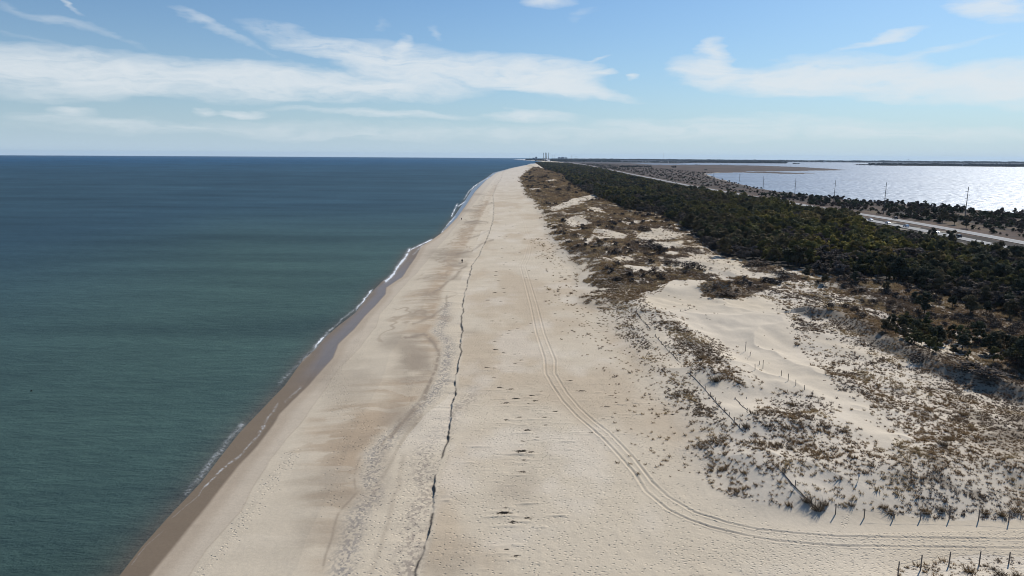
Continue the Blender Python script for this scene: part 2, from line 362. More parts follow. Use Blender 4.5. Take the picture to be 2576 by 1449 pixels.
def water_material(name, gloss_max, rough, bump, tint, scale, diffuse_attr=True, col=(.1, .12, .15)):
    m, nt, out = newmat(name)
    g = N(nt, 'ShaderNodeNewGeometry'); P = g.outputs['Position']
    c = N(nt, 'ShaderNodeAttribute', attribute_name='alb').outputs['Color'] if diffuse_attr else N(nt, 'ShaderNodeRGB').outputs[0]
    if not diffuse_attr: c.default_value = (*col, 1)
    mp = N(nt, 'ShaderNodeMapping', {'Vector': P, 'Scale': (.35, 1., 1.), 'Rotation': (0, 0, .25)})
    n1 = N(nt, 'ShaderNodeTexNoise', {'Vector': mp.outputs[0], 'Scale': scale, 'Detail': 5., 'Roughness': .65})
    mp2 = N(nt, 'ShaderNodeMapping', {'Vector': P, 'Scale': (.0035, .012, 1.), 'Rotation': (0, 0, .1)})
    n2 = N(nt, 'ShaderNodeTexNoise', {'Vector': mp2.outputs[0], 'Scale': 1., 'Detail': 6., 'Roughness': .6})
    n3 = N(nt, 'ShaderNodeTexNoise', {'Vector': P, 'Scale': 1.3, 'Detail': 3., 'Roughness': .7})
    v = math_(nt, 'MULTIPLY_ADD', n2.outputs['Fac'], 1.0, .5); v = math_(nt, 'MULTIPLY', v, math_(nt, 'MULTIPLY_ADD', n1.outputs['Fac'], 1.0, .5))  # wave noise also varies the colour, painting in wave glints
    mp4 = N(nt, 'ShaderNodeMapping', {'Vector': P, 'Scale': (.016, .07, 1.), 'Rotation': (0, 0, .16)})
    n4 = N(nt, 'ShaderNodeTexNoise', {'Vector': mp4.outputs[0], 'Scale': 1., 'Detail': 8., 'Roughness': .72})
    v = math_(nt, 'MULTIPLY', v, math_(nt, 'MULTIPLY_ADD', n4.outputs['Fac'], .9, .55))
    c = mixc(nt, 1., c, N(nt, 'ShaderNodeCombineColor', {0: v, 1: v, 2: v}).outputs[0], 'MULTIPLY')
    h = math_(nt, 'ADD', n1.outputs['Fac'], math_(nt, 'MULTIPLY', n3.outputs['Fac'], .45))
    bp = N(nt, 'ShaderNodeBump', {'Height': h, 'Distance': bump, 'Strength': 1.})
    d = N(nt, 'ShaderNodeBsdfDiffuse', {'Color': c, 'Normal': bp.outputs[0]})
    gl = N(nt, 'ShaderNodeBsdfGlossy', {'Color': (*tint, 1), 'Roughness': rough, 'Normal': bp.outputs[0]})
    fr = N(nt, 'ShaderNodeFresnel', {'IOR': 1.33}).outputs[0]
    fac = math_(nt, 'MINIMUM', fr, gloss_max)
    if not diffuse_attr:
        ms = N(nt, 'ShaderNodeMapping', {'Vector': P, 'Scale': (.32, .07, 1.), 'Rotation': (0, 0, .5)})
        n5 = N(nt, 'ShaderNodeTexNoise', {'Vector': ms.outputs[0], 'Scale': 1., 'Detail': 7., 'Roughness': .8}).outputs['Fac']
        fac = math_(nt, 'MULTIPLY', fac, math_(nt, 'MULTIPLY_ADD', math_(nt, 'SUBTRACT', n5, .5), 9., 1.05, clamp=False)); fac = math_(nt, 'MAXIMUM', fac, .03)
    if diffuse_attr:
        foam = N(nt, 'ShaderNodeAttribute', attribute_name='foam').outputs['Fac']
        fn = N(nt, 'ShaderNodeTexNoise', {'Vector': P, 'Scale': 1.1, 'Detail': 6., 'Roughness': .75, 'Distortion': 1.5}).outputs['Fac']
        fm = math_(nt, 'MULTIPLY', foam, math_(nt, 'MULTIPLY_ADD', fn, 7., -3.1, clamp=True), clamp=True)
        fm = math_(nt, 'MAXIMUM', fm, math_(nt, 'MULTIPLY_ADD', foam, 4., -3.2, clamp=True))
        nt.links.new(mixc(nt, fm, c, (.75, .77, .78)), d.inputs['Color'])
        fac = math_(nt, 'MULTIPLY', fac, math_(nt, 'SUBTRACT', 1., fm))
    mx = N(nt, 'ShaderNodeMixShader', {0: fac, 1: d.outputs[0], 2: gl.outputs[0]})
    nt.links.new(mx.outputs[0], out.inputs[0]); return m

M_sand = sand_material()
M_sea = water_material('sea_water', .085, .35, .35, (.75, .9, 1.), .55)
M_bay = water_material('bay_water', .22, .27, .30, (.96, .98, 1.), .5, False, (.13, .165, .225))
M_leaf = attrmat('pine_needles', .8, .06, .35, .25)
M_leafm = attrmat('foliage_mass', .85, .05, 0., .25)
M_grass = attrmat('dry_grass', .85, .1, 0., .4)
M_twig = attrmat('bare_twigs', .9, .05, .2)
M_bark = plain('bark', (.09, .07, .055), .95, .1)
M_wood = plain('weathered_wood', (.16, .14, .125), .9, .1, .3, 8.)
M_wire = plain('fence_cable', (.17, .16, .155), .7, .3)
M_asph = plain('asphalt', (.24, .235, .23), .85, .3, .12, .6)
M_line = plain('road_paint', (.7, .7, .66), .7, .3, .1)
M_yel = plain('yellow_road_paint', (.6, .45, .1), .7, .3, .1)
M_concrete = plain('pale_concrete', (.45, .46, .48), .8, .2, .1)
M_dkconc = plain('pylon_concrete', (.05, .052, .055), .8, .2, .1, .05)
M_cable = plain('white_cable_sheath', (.8, .8, .8), .5, .4, .05)
M_roof = plain('roof_shingle', (.12, .12, .13), .9, .1)
M_white = plain('white_siding', (.8, .8, .78), .6, .3, .05)
M_haze_b = plain('grey_render', (.3, .33, .38), .8, .2, .1)
M_glass = plain('dark_glass', (.02, .025, .03), .08, .6, .1)
M_tyre = plain('tyre_rubber', (.02, .02, .02), .9, .2)
M_steel = plain('grey_steel', (.25, .26, .27), .5, .5, .1, metal=.6)
M_jacket = plain('dark_jacket', (.012, .012, .015), .9, .1)
M_trouser = plain('dark_trousers', (.02, .02, .026), .9, .1)
M_skin = plain('skin', (.4, .25, .18), .6, .3, .05)
M_hair = plain('dark_hair', (.02, .015, .012), .7, .3)
M_rock = plain('jetty_rock', (.09, .09, .09), .9, .2)
def paint(name, col): return plain(name, col, .25, .6, .05)

# ---------------------------------------------------------------- ground sheet
QUALITY = 1.0
az = np.radians(np.linspace(-50, 50, int(1900*QUALITY)))
dep = np.radians(np.concatenate([np.linspace(37, 8, int(780*QUALITY))[:-1], np.linspace(8, 1.5, int(230*QUALITY))[:-1], np.linspace(1.5, .225, int(110*QUALITY))]))
# range for a depression angle on the curved sea level
td = np.tan(dep); rr = (td-np.sqrt(np.maximum(td*td-4*H0/R2, 0)))*R2/2
rr[-1] = 22000.
A, Rr = np.meshgrid(az, rr)
GX = Rr*np.sin(A); GY = Rr*np.cos(A)
nr, nc = GX.shape
gx = GX.ravel(); gy = GY.ravel()
hz = H(gx, gy)
px, py = proj(gx, gy, hz+drop(gx, gy))
water = np.zeros(gx.shape, bool)
k = (gx > 250)
wn = np.where(k, 1., 0.)*(fbm(gx/35, gy/35, 91, 3)-.5)*2
wpy = py+wn*np.clip((py-400)/60, 0, 1)*1.6
water[k] = inpoly(px[k], wpy[k], BAY)
spit = inpoly(px, py, SPIT)
u1 = gx-f1(gy)
sea = (u1 < 0) & ~spit
hz = np.where(spit, np.maximum(hz, 1.6), hz)
hz = np.where(water, -.8, hz)
# --- colour and cover masks
bw = (fbm(gx/5, gy/7, 101, 4)-.5); bw2 = (fbm(gx/5+50, gy/7+9, 103, 4)-.5)
sc_ = np.clip((py-400)/500, .02, 1.2)
qx = px+bw*46*sc_; qy = py+bw2*26*sc_
DRY = np.array([.57, .482, .36]); PALE = np.array([.65, .57, .46]); DAMP = np.array([.46, .37, .275]); WETS = np.array([.185, .138, .092]); FILM = np.array([.18, .16, .155])
rad0 = np.hypot(gx, gy); u = u1; alb = np.tile(DRY, (len(gx), 1))
s2 = gx-f2(gy); s3 = gx-f3(gy); s4 = gx-f4(gy); s5 = gx-f5(gy)
j = .5*(fbm(gy/3.5, gy*0, 111, 3)-.5)+1.6*(fbm(gy/14., gy*0+4, 112, 2)-.5)
def blend(mask, col, amt=1.):
    m = np.clip(mask*amt, 0, 1)[:, None]; alb[:] = alb*(1-m)+np.asarray(col)*m
str_ = fbm(gx/10, gy/2.2, 121, 4); pat = fbm(gx/22, gy/38, 123, 3)
# beach between the swash line and the runnel: streaks of damp, pinkish sand
zone = ss(0, 1.5, s3+j*.5)*(1-ss(-1, 1.5, s4+j))
tz = np.clip(s3/np.maximum(f4(gy)-f3(gy), 1), 0, 1.2)
blend(zone*ss(.35, .85, .75*tz+.55*(str_-.5)+.8*(pat-.5)+.1), (.415, .315, .215), .95)
blend(zone*ss(.54, .60, fbm(gx/6, gy/3, 127, 4)), (.60, .51, .385), .5)
cres = (s3 > 0)*(s5 < 0)*(py < 860); cn = np.abs(fbm(gx/7, gy/13, 129, 3)*2-1); blend(cres*(1-ss(.02, .12, cn))*ss(1, 5, s3)*ss(1, 5, -s5), (.36, .28, .20), .65)
blend(np.exp(-((s3+j*.6-.12)/.16)**2)*(py > 640), (.30, .235, .165), .75)
lowz = 1-ss(0, .5, s3+j*.5)
blend(lowz, (.52, .435, .33)); blend(1-ss(1., 3.2, s2+j*.4), (.42, .335, .245), .8)
# runnel, pebble band
pb = np.exp(-((s4+j-2.3)/1.5)**2)*(py > 760); blend(pb*ss(.35, .65, fbm(gx*4., gy*3., 131, 3)), (.20, .185, .18), .75)
pb2 = np.exp(-((s4+j-9.5)/1.8)**2)*(py > 900); blend(pb2*ss(.4, .65, fbm(gx*3.2, gy*2.4, 133, 3)), (.26, .215, .18), .7)
for (a, b, rx, ry, amt) in ((1040, 915, 50, 55, .75), (1010, 860, 60, 30, .5), (1010, 1050, 50, 40, .55), (960, 1150, 25, 40, .3), (870, 960, 90, 60, .35), (860, 1230, 120, 60, .45), (820, 1350, 90, 60, .35),
                        (1120, 1400, 70, 60, .55), (1300, 1230, 60, 40, .3), (1130, 640, 60, 16, .6), (1150, 665, 25, 8, .6), (1110, 700, 60, 8, .4), (1190, 840, 30, 14, .4), (1190, 560, 30, 5, .5), (1180, 530, 30, 4, .5), (1200, 490, 22, 3, .5), (1080, 745, 30, 14, .5), (1060, 790, 30, 14, .45)):
    m = np.exp(-(((qx-a)/rx)**2+((qy-b)/ry)**2)**1.5)
    blend(m*ss(.2, .5, .5*str_+.5*fbm(gx/4, gy/6, 137, 3)), (.31, .25, .185), amt*1.25)
DK = np.array([.27, .215, .16])
for P, wd_, amt in (([(985,1100),(1030,1040),(1062,1008),(1084,962),(1104,905),(1103,880),(1090,858),(1068,842),(1010,850)], 5, .8), ([(1000,1060),(1045,1020),(1075,975),(1096,930)], 3, .6), ([(960,1120),(1000,1075),(1025,1045)], 3, .5), ([(905,1150),(893,1200),(896,1240),(850,1290),(838,1340),(812,1430)], 3.5, .55), ([(870,1130),(950,1090),(985,1040)], 12, .3),
                        ([(1040,815),(1085,800),(1120,770),(1125,745)], 3, .6), ([(1090,735),(1120,715),(1150,690),(1172,668)], 3.5, .7), ([(1150,640),(1185,632),(1215,612),(1240,604)], 2.5, .75), ([(1180,600),(1205,592),(1230,580)], 2, .6), ([(1170,560),(1200,556),(1228,560)], 1.6, .6), ([(1190,520),(1220,516),(1240,512)], 1.6, .6), ([(1230,780),(1190,790)], 3, .2), ([(940,1240),(985,1160),(1020,1095),(1060,1040)], 5, .35), ([(930,1440),(975,1330),(1000,1230),(1015,1150)], 7, .3)):
    P = [(a_+0., b_) for a_, b_ in P]; d, _, _ = pdist(px+bw*14*sc_, py+bw2*10*sc_, P, 4*wd_)
    blend(np.exp(-(d/wd_)**2)*ss(.25, .6, fbm(gx/1.2, gy/1.6, 139, 3)+.12), DK, amt)
m = (s4 > 5) & (s5 < 0); blend(m*ss(.5, .75, pat), PALE, .5)
upper = ss(0, 1, s5)*(1-ss(0, 8, gx-f7(gy)))
blend(upper*ss(.42, .66, fbm(gx/14, gy/26, 141, 4)), (.485, .385, .27), .75)
blend(upper*ss(.5, .75, fbm(gx/9, gy/13, 143, 4)), PALE, .5)
farb = ss(500, 1500, gy)*(gx < 60); blend(farb, (.60, .54, .46), .6)
# scarp: damp sand and wrack on its face, with its dark shade painted in
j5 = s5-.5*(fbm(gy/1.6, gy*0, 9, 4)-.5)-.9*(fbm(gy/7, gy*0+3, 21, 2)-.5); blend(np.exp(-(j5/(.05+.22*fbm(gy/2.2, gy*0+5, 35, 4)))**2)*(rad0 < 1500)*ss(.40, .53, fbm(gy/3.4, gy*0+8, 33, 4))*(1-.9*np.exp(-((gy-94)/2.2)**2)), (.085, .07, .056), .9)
# swash and wet sand
wet = np.zeros(len(gx)); foam = np.zeros(len(gx)); foot = np.zeros(len(gx))
swash = 1-ss(-.35, .30, s2+.25*j)
blend(swash, WETS); wet = swash*.34
lil = swash*(1-ss(900, 1000, py))*ss(600, 700, py)*ss(-6, -2.0, s2)
blend(lil, FILM, .55); wet = np.maximum(wet, lil*.75)
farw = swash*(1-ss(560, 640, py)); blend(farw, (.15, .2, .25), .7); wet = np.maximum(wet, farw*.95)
# foam lines (frame polylines), on sand and on water alike
FOAM = [([(612,1067),(580,1100),(541,1150),(497,1205),(470,1240)], 9, .62), ([(668,1070),(640,1105),(612,1140),(577,1165),(540,1200),(515,1225)], 3.2, 1.1), ([(515,1225),(500,1245),(470,1270),(430,1305)], 1.5, .75),
        ([(700,1015),(660,1075)], 4, .8), ([(756,975),(720,1010)], 5, .6), ([(410,1335),(365,1375),(330,1420)], 1.5, .6), ([(825,838),(815,848),(800,862),(788,878)], 4.5, 1.15), ([(838,825),(820,838)], 3.5, 1.1),
        ([(935,730),(925,742),(910,762),(895,778)], 4, 1.25), ([(890,780),(860,802),(842,822)], 3, .6), ([(1030,628),(1018,650),(1002,668),(990,690),(970,708)], 6, 1.15), ([(1085,603),(1060,615),(1035,627)], 3, 1.2), ([(1010,655),(985,695)], 3, .9),
        ([(788,880),(760,905),(735,930),(700,965)], 6, .5), ([(1145,545),(1128,562),(1112,584)], 2.4, 1.1), ([(1150,515),(1140,535),(1136,545)], 3, 1.2), ([(1170,508),(1152,520)], 2.2, 1.2), ([(1195,470),(1180,482),(1168,502)], 2., 1.1), ([(1232,448),(1212,458),(1190,472)], 1.8, 1.1), ([(1260,434),(1236,443)], 1.5, .9), ([(1320,419),(1280,427)], 1., .7), ([(1200,466),(1186,478)], 2, 1.), ([(1070,610),(1040,640)], 3, .7)]
def foamf(px, py, gx, gy):
    f = np.zeros(px.shape); n = fbm(gx/1.5, gy/3, 151, 3)-.5
    X = px+n*10*np.clip((py-400)/500, .05, 1)
    for P, w, a in FOAM:
        a = a*(1.4 if P[0][1] < 860 else .85)
        d, _, _ = pdist(X, py, P, 4*w)
        f = np.maximum(f, a*np.exp(-(d/(w*.62))**2)*(.25+.85*fbm(gx/3, gy/7, 153, 3)))
    return f
k = np.abs(u1) < 40
foam[k] = foamf(px[k], py[k], gx[k], gy[k])*(s2[k] < .3)
sheet = swash*ss(0, 3.5, -s2)
# footprints
def footline(P, w, a):
    global foot
    d, _, _ = pdist(px, py, P, 3*w); foot = np.maximum(foot, a*np.exp(-(d/(w*np.clip((py-300)/900, .1, 1)))**2))
corr = inpoly(px, py, [(1200,1100),(1330,1060),(1390,1020),(1440,1060),(1520,1160),(1600,1260),(1700,1330),(1850,1362),(2050,1385),(2250,1388),(2600,1375),(3000,1370),(3000,1800),(1100,1800),(1110,1449),(1130,1250)])
foot = np.maximum(foot, corr*(.42+.5*ss(1330, 1400, py)*ss(1600, 1900, px)))
foot = np.maximum(foot, inpoly(px, py, [(1850,1350),(2600,1332),(3000,1330),(3000,1420),(1850,1400)])*.85)
foot = np.maximum(foot, np.exp(-((s5+3)/3.)**2)*.5*(py > 760)); foot = np.maximum(foot, np.exp(-((s5-6)/5.)**2)*.35*(py > 700))
for P, w, a in (([(1597,1100),(1680,1230),(1760,1290),(1900,1330),(2100,1348)], 12, .55), ([(1370,1010),(1400,1080),(1440,1160),(1520,1260)], 30, .6), ([(1350,1030),(1380,1150),(1460,1250)], 16, .5), ([(835,960),(850,1010),(900,1060),(960,1100)], 30, .45), ([(1020,880),(1030,960),(1050,1050)], 14, .5), ([(740,1140),(640,1270),(560,1380),(500,1449)], 14, .6),
                ([(850,940),(880,1040),(860,1160),(840,1260)], 25, .3), ([(990,760),(930,800),(900,860),(860,930)], 10, .5), ([(1160,560),(1090,650),(1010,760),(900,900)], 8, .35), ([(880,1120),(940,1130),(1050,1110)], 7, .8), ([(1230,1050),(1220,900),(1200,800)], 12, .3), ([(930,1100),(930,1300),(900,1449)], 30, .4), ([(1480,900),(1600,980)], 20, .25), ([(2130,1300),(2110,1345)], 8, .7)):
    footline(P, w, a)
foot = np.maximum(foot, upper*.16+.22*upper*ss(.5, .62, fbm(gx/5, gy/8, 163, 3)))
foot = foot*(u1 > 6)*ss(.3, .5, fbm(gx/3, gy/3, 161, 2)+.18)
# vegetation masks ----------------------------------------------
def I(P): return inpoly(qx, qy, P)
FOREST = [(1345,411),(1372,429),(1423,443),(1431,460),(1471,482),(1524,504),(1579,529),(1666,541),(1700,560),(1740,583),(1772,612),(1800,640),(1951,664),(2105,699),(2190,700),(2274,712),(2420,760),(2600,810),(2900,850),(2900,640),(2576,616),(2400,586),(2150,541),(2020,520),(1730,468),(1600,443),(1440,413)]
forest = inpoly(px+bw*20*sc_, py+bw2*14*sc_, FOREST) & (gx < 286)
PINEROW = [(2226,812),(2300,815),(2400,850),(2500,850),(2600,880),(2700,920),(2700,960),(2576,930),(2480,915),(2380,900),(2290,870),(2235,840)]
pinerow = I(PINEROW)
seaward = gx-f7(gy)
land = (~sea) & (~water)
dune = land & (gx < 286) & (seaward > -3) & ~forest
corridor = (py > 1285+0*px) & (py < 1500)
G = np.zeros(len(gx)); B = np.zeros(len(gx)); COV = np.zeros(len(gx))
n_p = fbm(gx/9, gy/12, 171, 4); n_q = fbm(gx/3.2, gy/4, 173, 4); n_r = fbm(gx/28, gy/34, 175, 3)
# far/mid foredune (brown mixed cover)
MID = [(1330,418),(1303,450),(1310,470),(1315,490),(1340,515),(1360,560),(1370,590),(1395,620),(1395,640),(1440,670),(1450,690),(1440,760),(1500,775),(1560,770),(1620,740),(1690,705),(1760,705),(1770,745),(1870,752),(2000,700),(2100,705),(2180,705),(1951,664),(1800,640),(1740,583),(1700,560),(1666,541),(1579,529),(1524,504),(1471,482),(1431,460),(1423,443),(1372,429)]
mid = I(MID)
sandp = np.zeros(len(gx), bool)
for P in ([(1372,527),(1440,502),(1495,488),(1575,481),(1560,490),(1490,503),(1430,522),(1400,532)], [(1418,552),(1459,545),(1492,560),(1455,574),(1425,566)], [(1478,520),(1498,523),(1520,527),(1512,533),(1480,530)], [(1560,558),(1605,556),(1650,551),(1620,560),(1580,566)],
          [(1597,590),(1662,575),(1722,588),(1690,603),(1646,605),(1605,598)], [(1634,611),(1725,604),(1719,619),(1686,625),(1654,621)], [(1716,648),(1784,636),(1855,660),(1895,684),(1985,690),(1990,700),(1900,702),(1810,692),(1745,672)], [(1520,492),(1560,500),(1545,506),(1515,500)], [(1370,455),(1400,452),(1402,457),(1374,460)], [(1330,476),(1365,474),(1362,478),(1332,480)], [(1385,468),(1400,470),(1398,473),(1384,472)], [(1500,570),(1580,590),(1570,600),(1490,585)]):
    sandp |= I(P)
n_f = fbm(gx/1.6, gy/3.2, 178, 3); cov = ss(.40, .54, .55*n_p+.25*n_q+.36*n_f-.06+.10*ss(400, 900, gy)); cov = np.where(sandp, .10*n_q, cov)
edge = ss(-1, 10, seaward)
cov = cov*np.where(edge < 1, ss(.62, .30, n_q+(.55-edge)*.5), 1)
COV = np.where(mid, cov, COV); G = np.where(mid, cov*(.9+.3*n_r), G); B = np.where(mid, cov*ss(.5, .66, n_r)*.9, B)
# tuft fields on open sand
TUFT = [(1450,700),(1440,760),(1500,780),(1520,830),(1580,880),(1620,940),(1650,980),(1690,1040),(1720,1100),(1700,1130),(1720,1180),(1760,1210),(1830,1250),(1900,1265),(1990,1280),(2060,1290),(2210,1285),(2240,1300),(2620,1305),(3000,1300),(3000,760),(2274,700),(2000,700),(1700,700)]
tuft = I(TUFT) & ~mid
BARE = [[(1610,768),(1690,702),(1760,702),(1770,745),(1870,752),(1930,748),(1990,790),(2012,815),(1995,840),(2012,872),(2050,900),(2078,940),(2120,975),(2185,1000),(2195,1040),(2265,1082),(2250,1098),(2150,1050),(2060,990),(1950,1000),(1900,1040),(1880,1080),(1840,1060),(1790,1005),(1745,950),(1760,930),(1850,960),(1905,985),(1895,960),(1850,915),(1790,865),(1740,840),(1700,805),(1650,785)],
        [(2140,1050),(2210,1060),(2290,1100),(2240,1135),(2150,1105)], [(2050,940),(2130,975),(2200,1010),(2190,1030),(2080,980)], [(2010,830),(2045,840),(2180,880),(2230,900),(2235,925),(2180,900),(2080,880)], [(1605,775),(1630,790),(1700,880),(1780,965),(1870,1075),(1850,1085),(1760,1000),(1690,920),(1630,850)]]
bare = np.zeros(len(gx), bool)
bare = np.zeros(len(gx))
for q_, s_ in ((0., 0.), (1., .7), (-1., .9), (.5, -1.)):
    bb_ = np.zeros(len(gx), bool)
    for P in BARE: bb_ |= inpoly(qx+16*q_*sc_, qy+10*s_*sc_, P)
    bare += bb_*.25
td_ = .16+.5*ss(.42, .62, n_p)+.22*ss(.5, .7, n_q)
for (a, b, rx, ry, amt) in ((1600, 870, 70, 120, .25), (1660, 1000, 60, 60, .25), (1800, 870, 90, 60, .55), (1720, 830, 60, 40, .5), (1850, 1180, 130, 80, .3), (1950, 1080, 110, 60, .3), (2450, 1080, 180, 110, .75), (2500, 1230, 140, 50, .35), (2350, 960, 200, 50, .4), (1880, 955, 40, 25, .5), (1480, 770, 70, 25, .5), (2150, 770, 150, 50, .35), (2330, 1180, 120, 30, .2), (2520, 1160, 80, 40, .4), (1545, 1045, 20, 20, -.2), (2150, 1060, 130, 30, -.25), (1960, 1220, 120, 30, -.1)):
    td_ = td_+amt*np.exp(-((px-a)/rx)**2-((py-b)/ry)**2)
td_ = np.clip(td_, .03, 1)*ss(-1.5, 6, seaward+2*(n_q-.5)) 
clump = .5+.9*ss(.38, .62, fbm(gx/2.6, gy/3.4, 177, 3)); td_ = td_*clump*np.clip(1-bare, .01, 1)
RIDGEP = [(2042,788),(2090,776),(2150,800),(2200,835),(2260,862),(2330,900),(2420,935),(2500,962),(2620,990),(2900,1010),(2900,900),(2700,880),(2500,925),(2380,900),(2290,870),(2226,812),(2180,790),(2120,764)]
OPEN = [(1990,700),(2105,703),(2190,702),(2274,714),(2420,762),(2900,850),(2900,1000),(2620,985),(2500,925),(2330,850),(2240,800),(2200,780),(2130,745),(2050,715)]
ridge = I(RIDGEP); op = I(OPEN)
td_ = np.where(ridge, .95, td_); 
opc = ss(.36, .5, n_p*.6+n_q*.5-.02); td_ = np.where(op & ~ridge, .35+.5*opc, td_)
G = np.where(tuft, td_, G)
dr_, _, sr_ = pdist(gx, gy, RIDGE, 9); rband = (dr_ < 4.5+3*(n_q-.5)) & tuft; td_ = np.where(rband, 1., td_)
mound = I([(1762,720),(1800,708),(1862,716),(1880,735),(1850,752),(1800,752),(1768,745)]) & (seaward > 0)
COV = np.where(tuft, np.where(ridge, .9, np.where(op, .45+.5*opc, np.maximum(np.clip(td_-.75, 0, .6), .85*np.exp(-((px-2540)/120)**2-((py-1060-.3*(px-2500))/85)**2)*ss(.38, .55, n_p*.6+n_q*.4)))), COV)
B = np.where(tuft & (ridge | op), 1.1*ss(.36, .55, n_r+.4*(n_q-.5))*COV, B)
COV = np.where(rband, np.maximum(COV, .75), COV); COV = np.where(mound, .92, COV); G = np.where(mound, .9, G); B = np.where(mound, .8, B)
# corner dune by the path
COR = [(2245,1460),(2260,1432),(2330,1422),(2400,1405),(2600,1395),(3000,1390),(3000,1600),(2245,1600)]
G = np.where(I(COR), .25+.3*ss(.5, .6, n_p), G)
blend(I(COR)*1., PALE, .7)
# isolated wispy growth seaward of the foredune
sp = (seaward > -14) & (seaward < 1) & (py > 600) & (py < 1200); G = np.where(sp & land, .06*ss(-14, 0, seaward), G)
G = G*land
# ground colours under the plants
blend((gx < 225)*ss(-6, 12, seaward+6*(n_p-.5))*ss(.3, .7, n_r)*1., PALE, .5)
blend(tuft*(1-bare)*(1-COV)*ss(-4, 12, seaward+6*(n_p-.5)), PALE, .55)
brown = np.array([.135, .102, .073])[None]*(.65+.7*n_q[:, None]); gray = np.array([.095, .082, .072])[None]*(.7+.7*n_q[:, None])
litter = np.where((n_r > .52)[:, None], gray, brown)
m = np.clip(COV*.86, 0, 1)[:, None]; alb = alb*(1-m)+litter*m
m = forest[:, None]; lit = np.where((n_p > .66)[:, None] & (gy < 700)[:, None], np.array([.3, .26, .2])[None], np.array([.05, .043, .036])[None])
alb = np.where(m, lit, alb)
# inland of the road: scrub, then marsh
inl = (gx >= fr(gy)-62) & land & ~forest & (gx > 225)
mc = np.array([.080, .055, .043])[None]*(.5+.9*fbm(gx/40, gy/90, 181, 4)[:, None])
gn = fbm(gx/14, gy/18, 183, 4)
mc = np.where((gn > .56)[:, None] & (gx < 460)[:, None], np.array([.05, .043, .038])[None], mc)
mc = np.where(((gn < .40) & (gy < 620) & (gx < 420))[:, None], np.array([.125, .092, .058])[None], mc)
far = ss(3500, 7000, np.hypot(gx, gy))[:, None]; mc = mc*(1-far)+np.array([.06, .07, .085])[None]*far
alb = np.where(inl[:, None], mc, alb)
# sandy rim of the bay
d, _, _ = pdist(gx, gy, W(BAY[15:26], .2), 14)
m = (np.exp(-(d/5.)**2)*inl*ss(.4, .6, gn+.1))[:, None]; alb = alb*(1-m)+np.array([.5, .45, .36])[None]*m
m = (spit & (px < 1352+0*px) & (py > 403.5)); alb[m] = (.55, .5, .43)
# road verge
d, _, _ = pdist(gx, gy, wroad, 40)
m = (np.exp(-(d/16.)**2)*inl*.9)[:, None]; alb = alb*(1-m)+(np.array([.13, .09, .068])[None]*(.7+.6*n_q[:, None]))*m
alb = np.clip(alb, .01, .9)

idx = np.arange(nr*nc).reshape(nr, nc)
Fq = np.stack([idx[:-1, :-1], idx[:-1, 1:], idx[1:, 1:], idx[1:, :-1]], -1).reshape(-1, 4)
keep = (u1 > -28) | spit
d = np.zeros(len(gx), bool); d = keep & ~water
kf = d[Fq].any(1); Fk = Fq[kf]
used = np.unique(Fk); remap = np.full(nr*nc, -1, np.int64); remap[used] = np.arange(len(used))
Vg = np.stack([gx, gy, hz+drop(gx, gy)], -1)
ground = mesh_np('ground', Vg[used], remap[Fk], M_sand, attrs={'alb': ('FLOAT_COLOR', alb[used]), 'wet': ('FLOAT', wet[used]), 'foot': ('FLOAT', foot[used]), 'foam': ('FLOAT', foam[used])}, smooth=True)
setp(ground, 'pale beach sand, dunes and marsh of the long barrier island', 'ground', kind='structure')
print('ground verts', len(used))

# ---------------------------------------------------------------- sea and bay
def polar(azr, rs, na, keepf, name, mat, attr=None, z=0.):
    a = np.radians(np.linspace(azr[0], azr[1], na)); A_, R_ = np.meshgrid(a, rs); X = (R_*np.sin(A_)).ravel(); Y = (R_*np.cos(A_)).ravel()
    n, m_ = A_.shape; ix = np.arange(n*m_).reshape(n, m_); Q = np.stack([ix[:-1, :-1], ix[:-1, 1:], ix[1:, 1:], ix[1:, :-1]], -1).reshape(-1, 4)
    kp = keepf(X, Y); Q = Q[kp[Q].any(1)]; us = np.unique(Q); rm = np.full(n*m_, -1, np.int64); rm[us] = np.arange(len(us))
    X, Y = X[us], Y[us]; V = np.stack([X, Y, z+drop(X, Y)], -1)
    return mesh_np(name, V, rm[Q], mat, attrs=attr(X, Y) if attr else None, smooth=True)
def seaattr(X, Y):
    uu = X-f1(Y); pX, pY = proj(X, Y, drop(X, Y)); r = np.hypot(X, Y)
    t = np.maximum(ss(4, 230, -uu), ss(180, 700, r))[:, None]; t2 = ss(400, 6000, r)[:, None]
    near = np.array([.050, .086, .064]); mid_ = np.array([.033, .068, .086]); far_ = np.array([.012, .066, .130])  # bluing with distance puts low-angle sky reflection into the water colour
    a = near*(1-t)+mid_*t; a = a*(1-t2)+far_*t2; sw = fbm((X+.35*Y)/130, Y/26, 195, 4)[:, None]; sw2 = fbm(X/500, Y/140, 197, 4)[:, None]; a = a*(.86+.20*ss(.3, .7, sw)+.08*ss(.35, .65, sw2))
    nz = fbm(X/60, Y/25, 191, 4)[:, None]; a = a*(.8+.4*nz)
    k_ = np.exp(np.clip(uu, -60, 0)/2.0)[:, None]; a = a*(1-k_)+np.array([.085, .08, .055])*k_
    fo = np.zeros(len(X)); kk = np.abs(uu) < 40; fo[kk] = foamf(pX[kk], pY[kk], X[kk], Y[kk])
    return {'alb': ('FLOAT_COLOR', a), 'foam': ('FLOAT', fo)}
rs = np.concatenate([rr[::2][:-1], [22000, 24500]]) if len(rr) % 2 else np.concatenate([rr[::2], [22000., 24500]])
rs = np.unique(rs)
ocean = polar((-60, 16), rs, 1100, lambda X, Y: (X-f1(Y) < 2), 'ocean', M_sea, seaattr)
setp(ocean, 'teal green ocean with small surf along the beach', 'sea', kind='structure')
